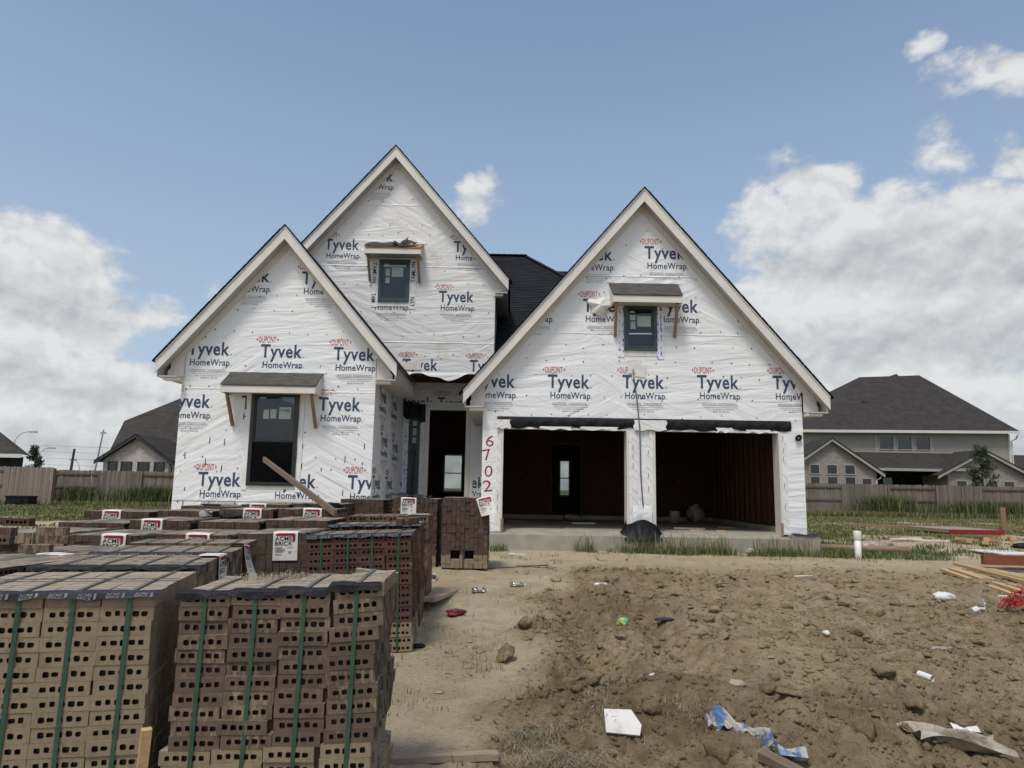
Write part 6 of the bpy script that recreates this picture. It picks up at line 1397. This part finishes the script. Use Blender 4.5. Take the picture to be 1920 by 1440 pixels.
mb = MB(); mb.box(-23.4, -20.5, 49.2, 49.9, 4.22, 4.36); rp(mb, 'dormer_roof', 'darktrim'); mb = MB(); mb.box(-22.9, -22.4, 49.5, 49.56, 3.75, 4.15); rp(mb, 'dormer_vent', 'whitetrim')
mb = MB(); mb.tube([(-22.75, 47.8, 2.95), (-22.7, 47.9, 2.6), (-22.75, 47.95, 1)], .05, 6); rp(mb, 'downpipe', 'darktrim')

fh = thing('neighbour_house', 'plain brown roofed house with cream fascia at the far left edge', 'house', (-40, 52, .42)); O = tuple(fh.location); rh = fh
roof_sheet('roof', [(-47, 49.5, 3.45), (-33.9, 49.5, 3.45), (-41, 54, 6.67), (-47, 54, 6.67)], MAT['shingle_taupe'], rh, O); roof_sheet('roof', [(-33.9, 49.5, 3.45), (-35.3, 52.4, 3.45), (-41.2, 54.5, 6.67), (-41, 54, 6.67)], MAT['shingle_taupe'], rh, O)
mb = MB(); mb.box(-47, -33.9, 49.44, 49.49, 3.16, 3.42); rp(mb, 'fascia', 'whitetrim')
mb = MB(); mb.box(-46, -35.6, 50.2, 52.2, .3, 3.3); o = rp(mb, 'wall', 'patio')

# ================================================================== TREES
def leaf_cloud(name, parent, centers, n_, r, ls, mat, seed, org):
    g = np.random.default_rng(seed); c = np.array(centers); idx = g.integers(len(c), size=n_)
    d_ = g.normal(size=(n_, 3)); d_ /= np.linalg.norm(d_, axis=1)[:, None]; P = c[idx, :3]+d_*(c[idx, 3]*g.random(n_)**.45)[:, None]
    a = g.normal(size=(n_, 3)); a /= np.linalg.norm(a, axis=1)[:, None]; b = np.cross(a, g.normal(size=(n_, 3))); b /= np.linalg.norm(b, axis=1)[:, None]
    s_ = (ls*(.6+.8*g.random(n_)))[:, None]; V = np.stack([P-a*s_, P+b*s_*.45, P+a*s_, P-b*s_*.45], 1).reshape(-1, 3)
    F = np.arange(n_)[:, None]*4+np.array([[0, 1, 2, 3]]); o = obj(name, np_mesh(name, V, F, MAT[mat], False), parent); return o
MAT['leaf'] = grass_mat('olive_leaves', (.040, .056, .030), (.072, .090, .048), (.11, .115, .065))
MAT['leaf_dark'] = grass_mat('dark_leaves', (.022, .036, .018), (.045, .062, .028), (.08, .085, .04))
def tree(label, x, y, h, wd, n_, seed, mat, name='young_tree'):
    g = random.Random(seed); t = thing(name, label, 'tree', (x, y, gzf(x, y))); mb = MB(); cs = []
    mb.tube([(0, 0, -.1), (.04, 0, h*.3), (-.03, .02, h*.6), (.03, 0, h*.92)], [.07, .05, .035, .010], 7)
    for k in range(26):
        z = h*(.28+.68*k/26); a = g.uniform(0, 6.28); l = wd*(.55+.55*g.random())*(1.1-.75*abs(k/26-.35)); e = Vector((math.cos(a)*l, math.sin(a)*l, z+l*g.uniform(.2, .8)))
        p0 = Vector((0, 0, z*.93)); mid = p0.lerp(e, .5)+Vector((0, 0, .08)); mb.tube([p0, mid, e], [.022, .012, .004], 5); cs.append((*mid.lerp(e, .6), .22*wd+.10)); cs.append((*mid, .24*wd+.08))
    mb.build('trunk', MAT['bark'], t); leaf_cloud('crown', t, cs, n_, wd, .07, mat, seed, None); return t
tree('slender olive green young tree behind the right fence', 29.4, 44.5, 4.35, .82, 3600, 81, 'leaf')
tree('dark ragged young tree beside the house at the left edge', -29.9, 45.0, 3.35, .62, 2200, 82, 'leaf_dark')

# ================================================================== STREET LAMPS, POLES AND WIRES FAR LEFT
def lamp(x, y, zt_, arm, label):
    t = thing('street_lamp', label, 'street lamp', (x, y, .4)); zt_ -= .4
    mb = MB(); mb.tube([(0, 0, 0), (0, 0, zt_-1.3)], [.12, .075], 10); mb.build('pole', MAT['steel'], t, smooth=True)
    mb = MB(); mb.tube([(0, 0, zt_-1.3), (arm*.12, 0, zt_-.75), (arm*.4, 0, zt_-.2), (arm*.75, 0, zt_), (arm, 0, zt_)], .05, 8); mb.build('arm', MAT['steel'], t, smooth=True)
    mb = MB(); mb.box(arm-.35, arm+.75, -.2, .2, zt_-.10, zt_+.08); mb.build('lamp_head', MAT['steel'], t)
lamp(-69.7, 100, 8.4, 2.2, 'nearer grey street lamp with a curved arm at the far left'); lamp(-79.2, 120, 7.1, 1.7, 'further grey street lamp with a curved arm, right of the dark tree'); lamp(-72.3, 120, 5.2, -1.4, 'small distant street lamp whose arm points left')
for x, y, z, r, lab, cat in ((-58.5, 95, 5.9, .20, 'short dark wooden utility pole beyond the left fence', 'utility pole'), (-56.0, 96, 8.6, .13, 'tall thin grey mast left of the whitewashed house', 'mast')):
    mb = MB(); mb.tube([(0, 0, 0), (.35 if r > .15 else .9, 0, z-.4)], [r, r*.75], 8)
    if r < .15: mb.box(.55, 1.25, -.1, .1, z-.95, z-.75)
    tag(mb.build('utility_pole', MAT['polewood' if r > .15 else 'steel'], None, loc=(x, y, .4)), lab, cat)
for k, (z0, z1) in enumerate(((7.6, 7.4), (6.6, 6.4), (5.5, 5.2), (4.4, 4.1))):
    mb = MB(); mb.tube([(-82, 121, z0), (-62, 121.5, (z0+z1)/2-.25), (-45, 122, z1)], .018, 4, cap=False); tag(mb.build('overhead_wire', MAT['wire'], None), ('highest', 'second highest', 'third highest', 'lowest')[k]+' of the thin overhead wires beyond the left fence', 'wire', 'overhead wires on the left')
for k, z in enumerate((6.3, 5.6, 4.9)):
    mb = MB(); mb.tube([(60, 85, z+.3), (66, 85, z+.1), (74, 85, z)], .016, 4, cap=False); tag(mb.build('overhead_wire', MAT['wire'], None), ('highest', 'middle', 'lowest')[k]+' of the thin overhead wires beyond the right hand house', 'wire', 'overhead wires on the right')
mb = MB(); bh = thing('neighbour_house', 'sliver of a distant brown roofed house beyond the right hand house', 'house', (46, 66, .4)); O = tuple(bh.location); rh = bh
roof_sheet('roof', [(41, 62, 3.3), (52, 62, 3.3), (52, 67, 5.6), (41, 67, 5.6)], MAT['shingle_brown'], rh, O); mb.box(41.3, 52, 62.6, 70, .3, 3.3); o = rp(mb, 'wall', 'brick_grey'); uvwall(o, rh)
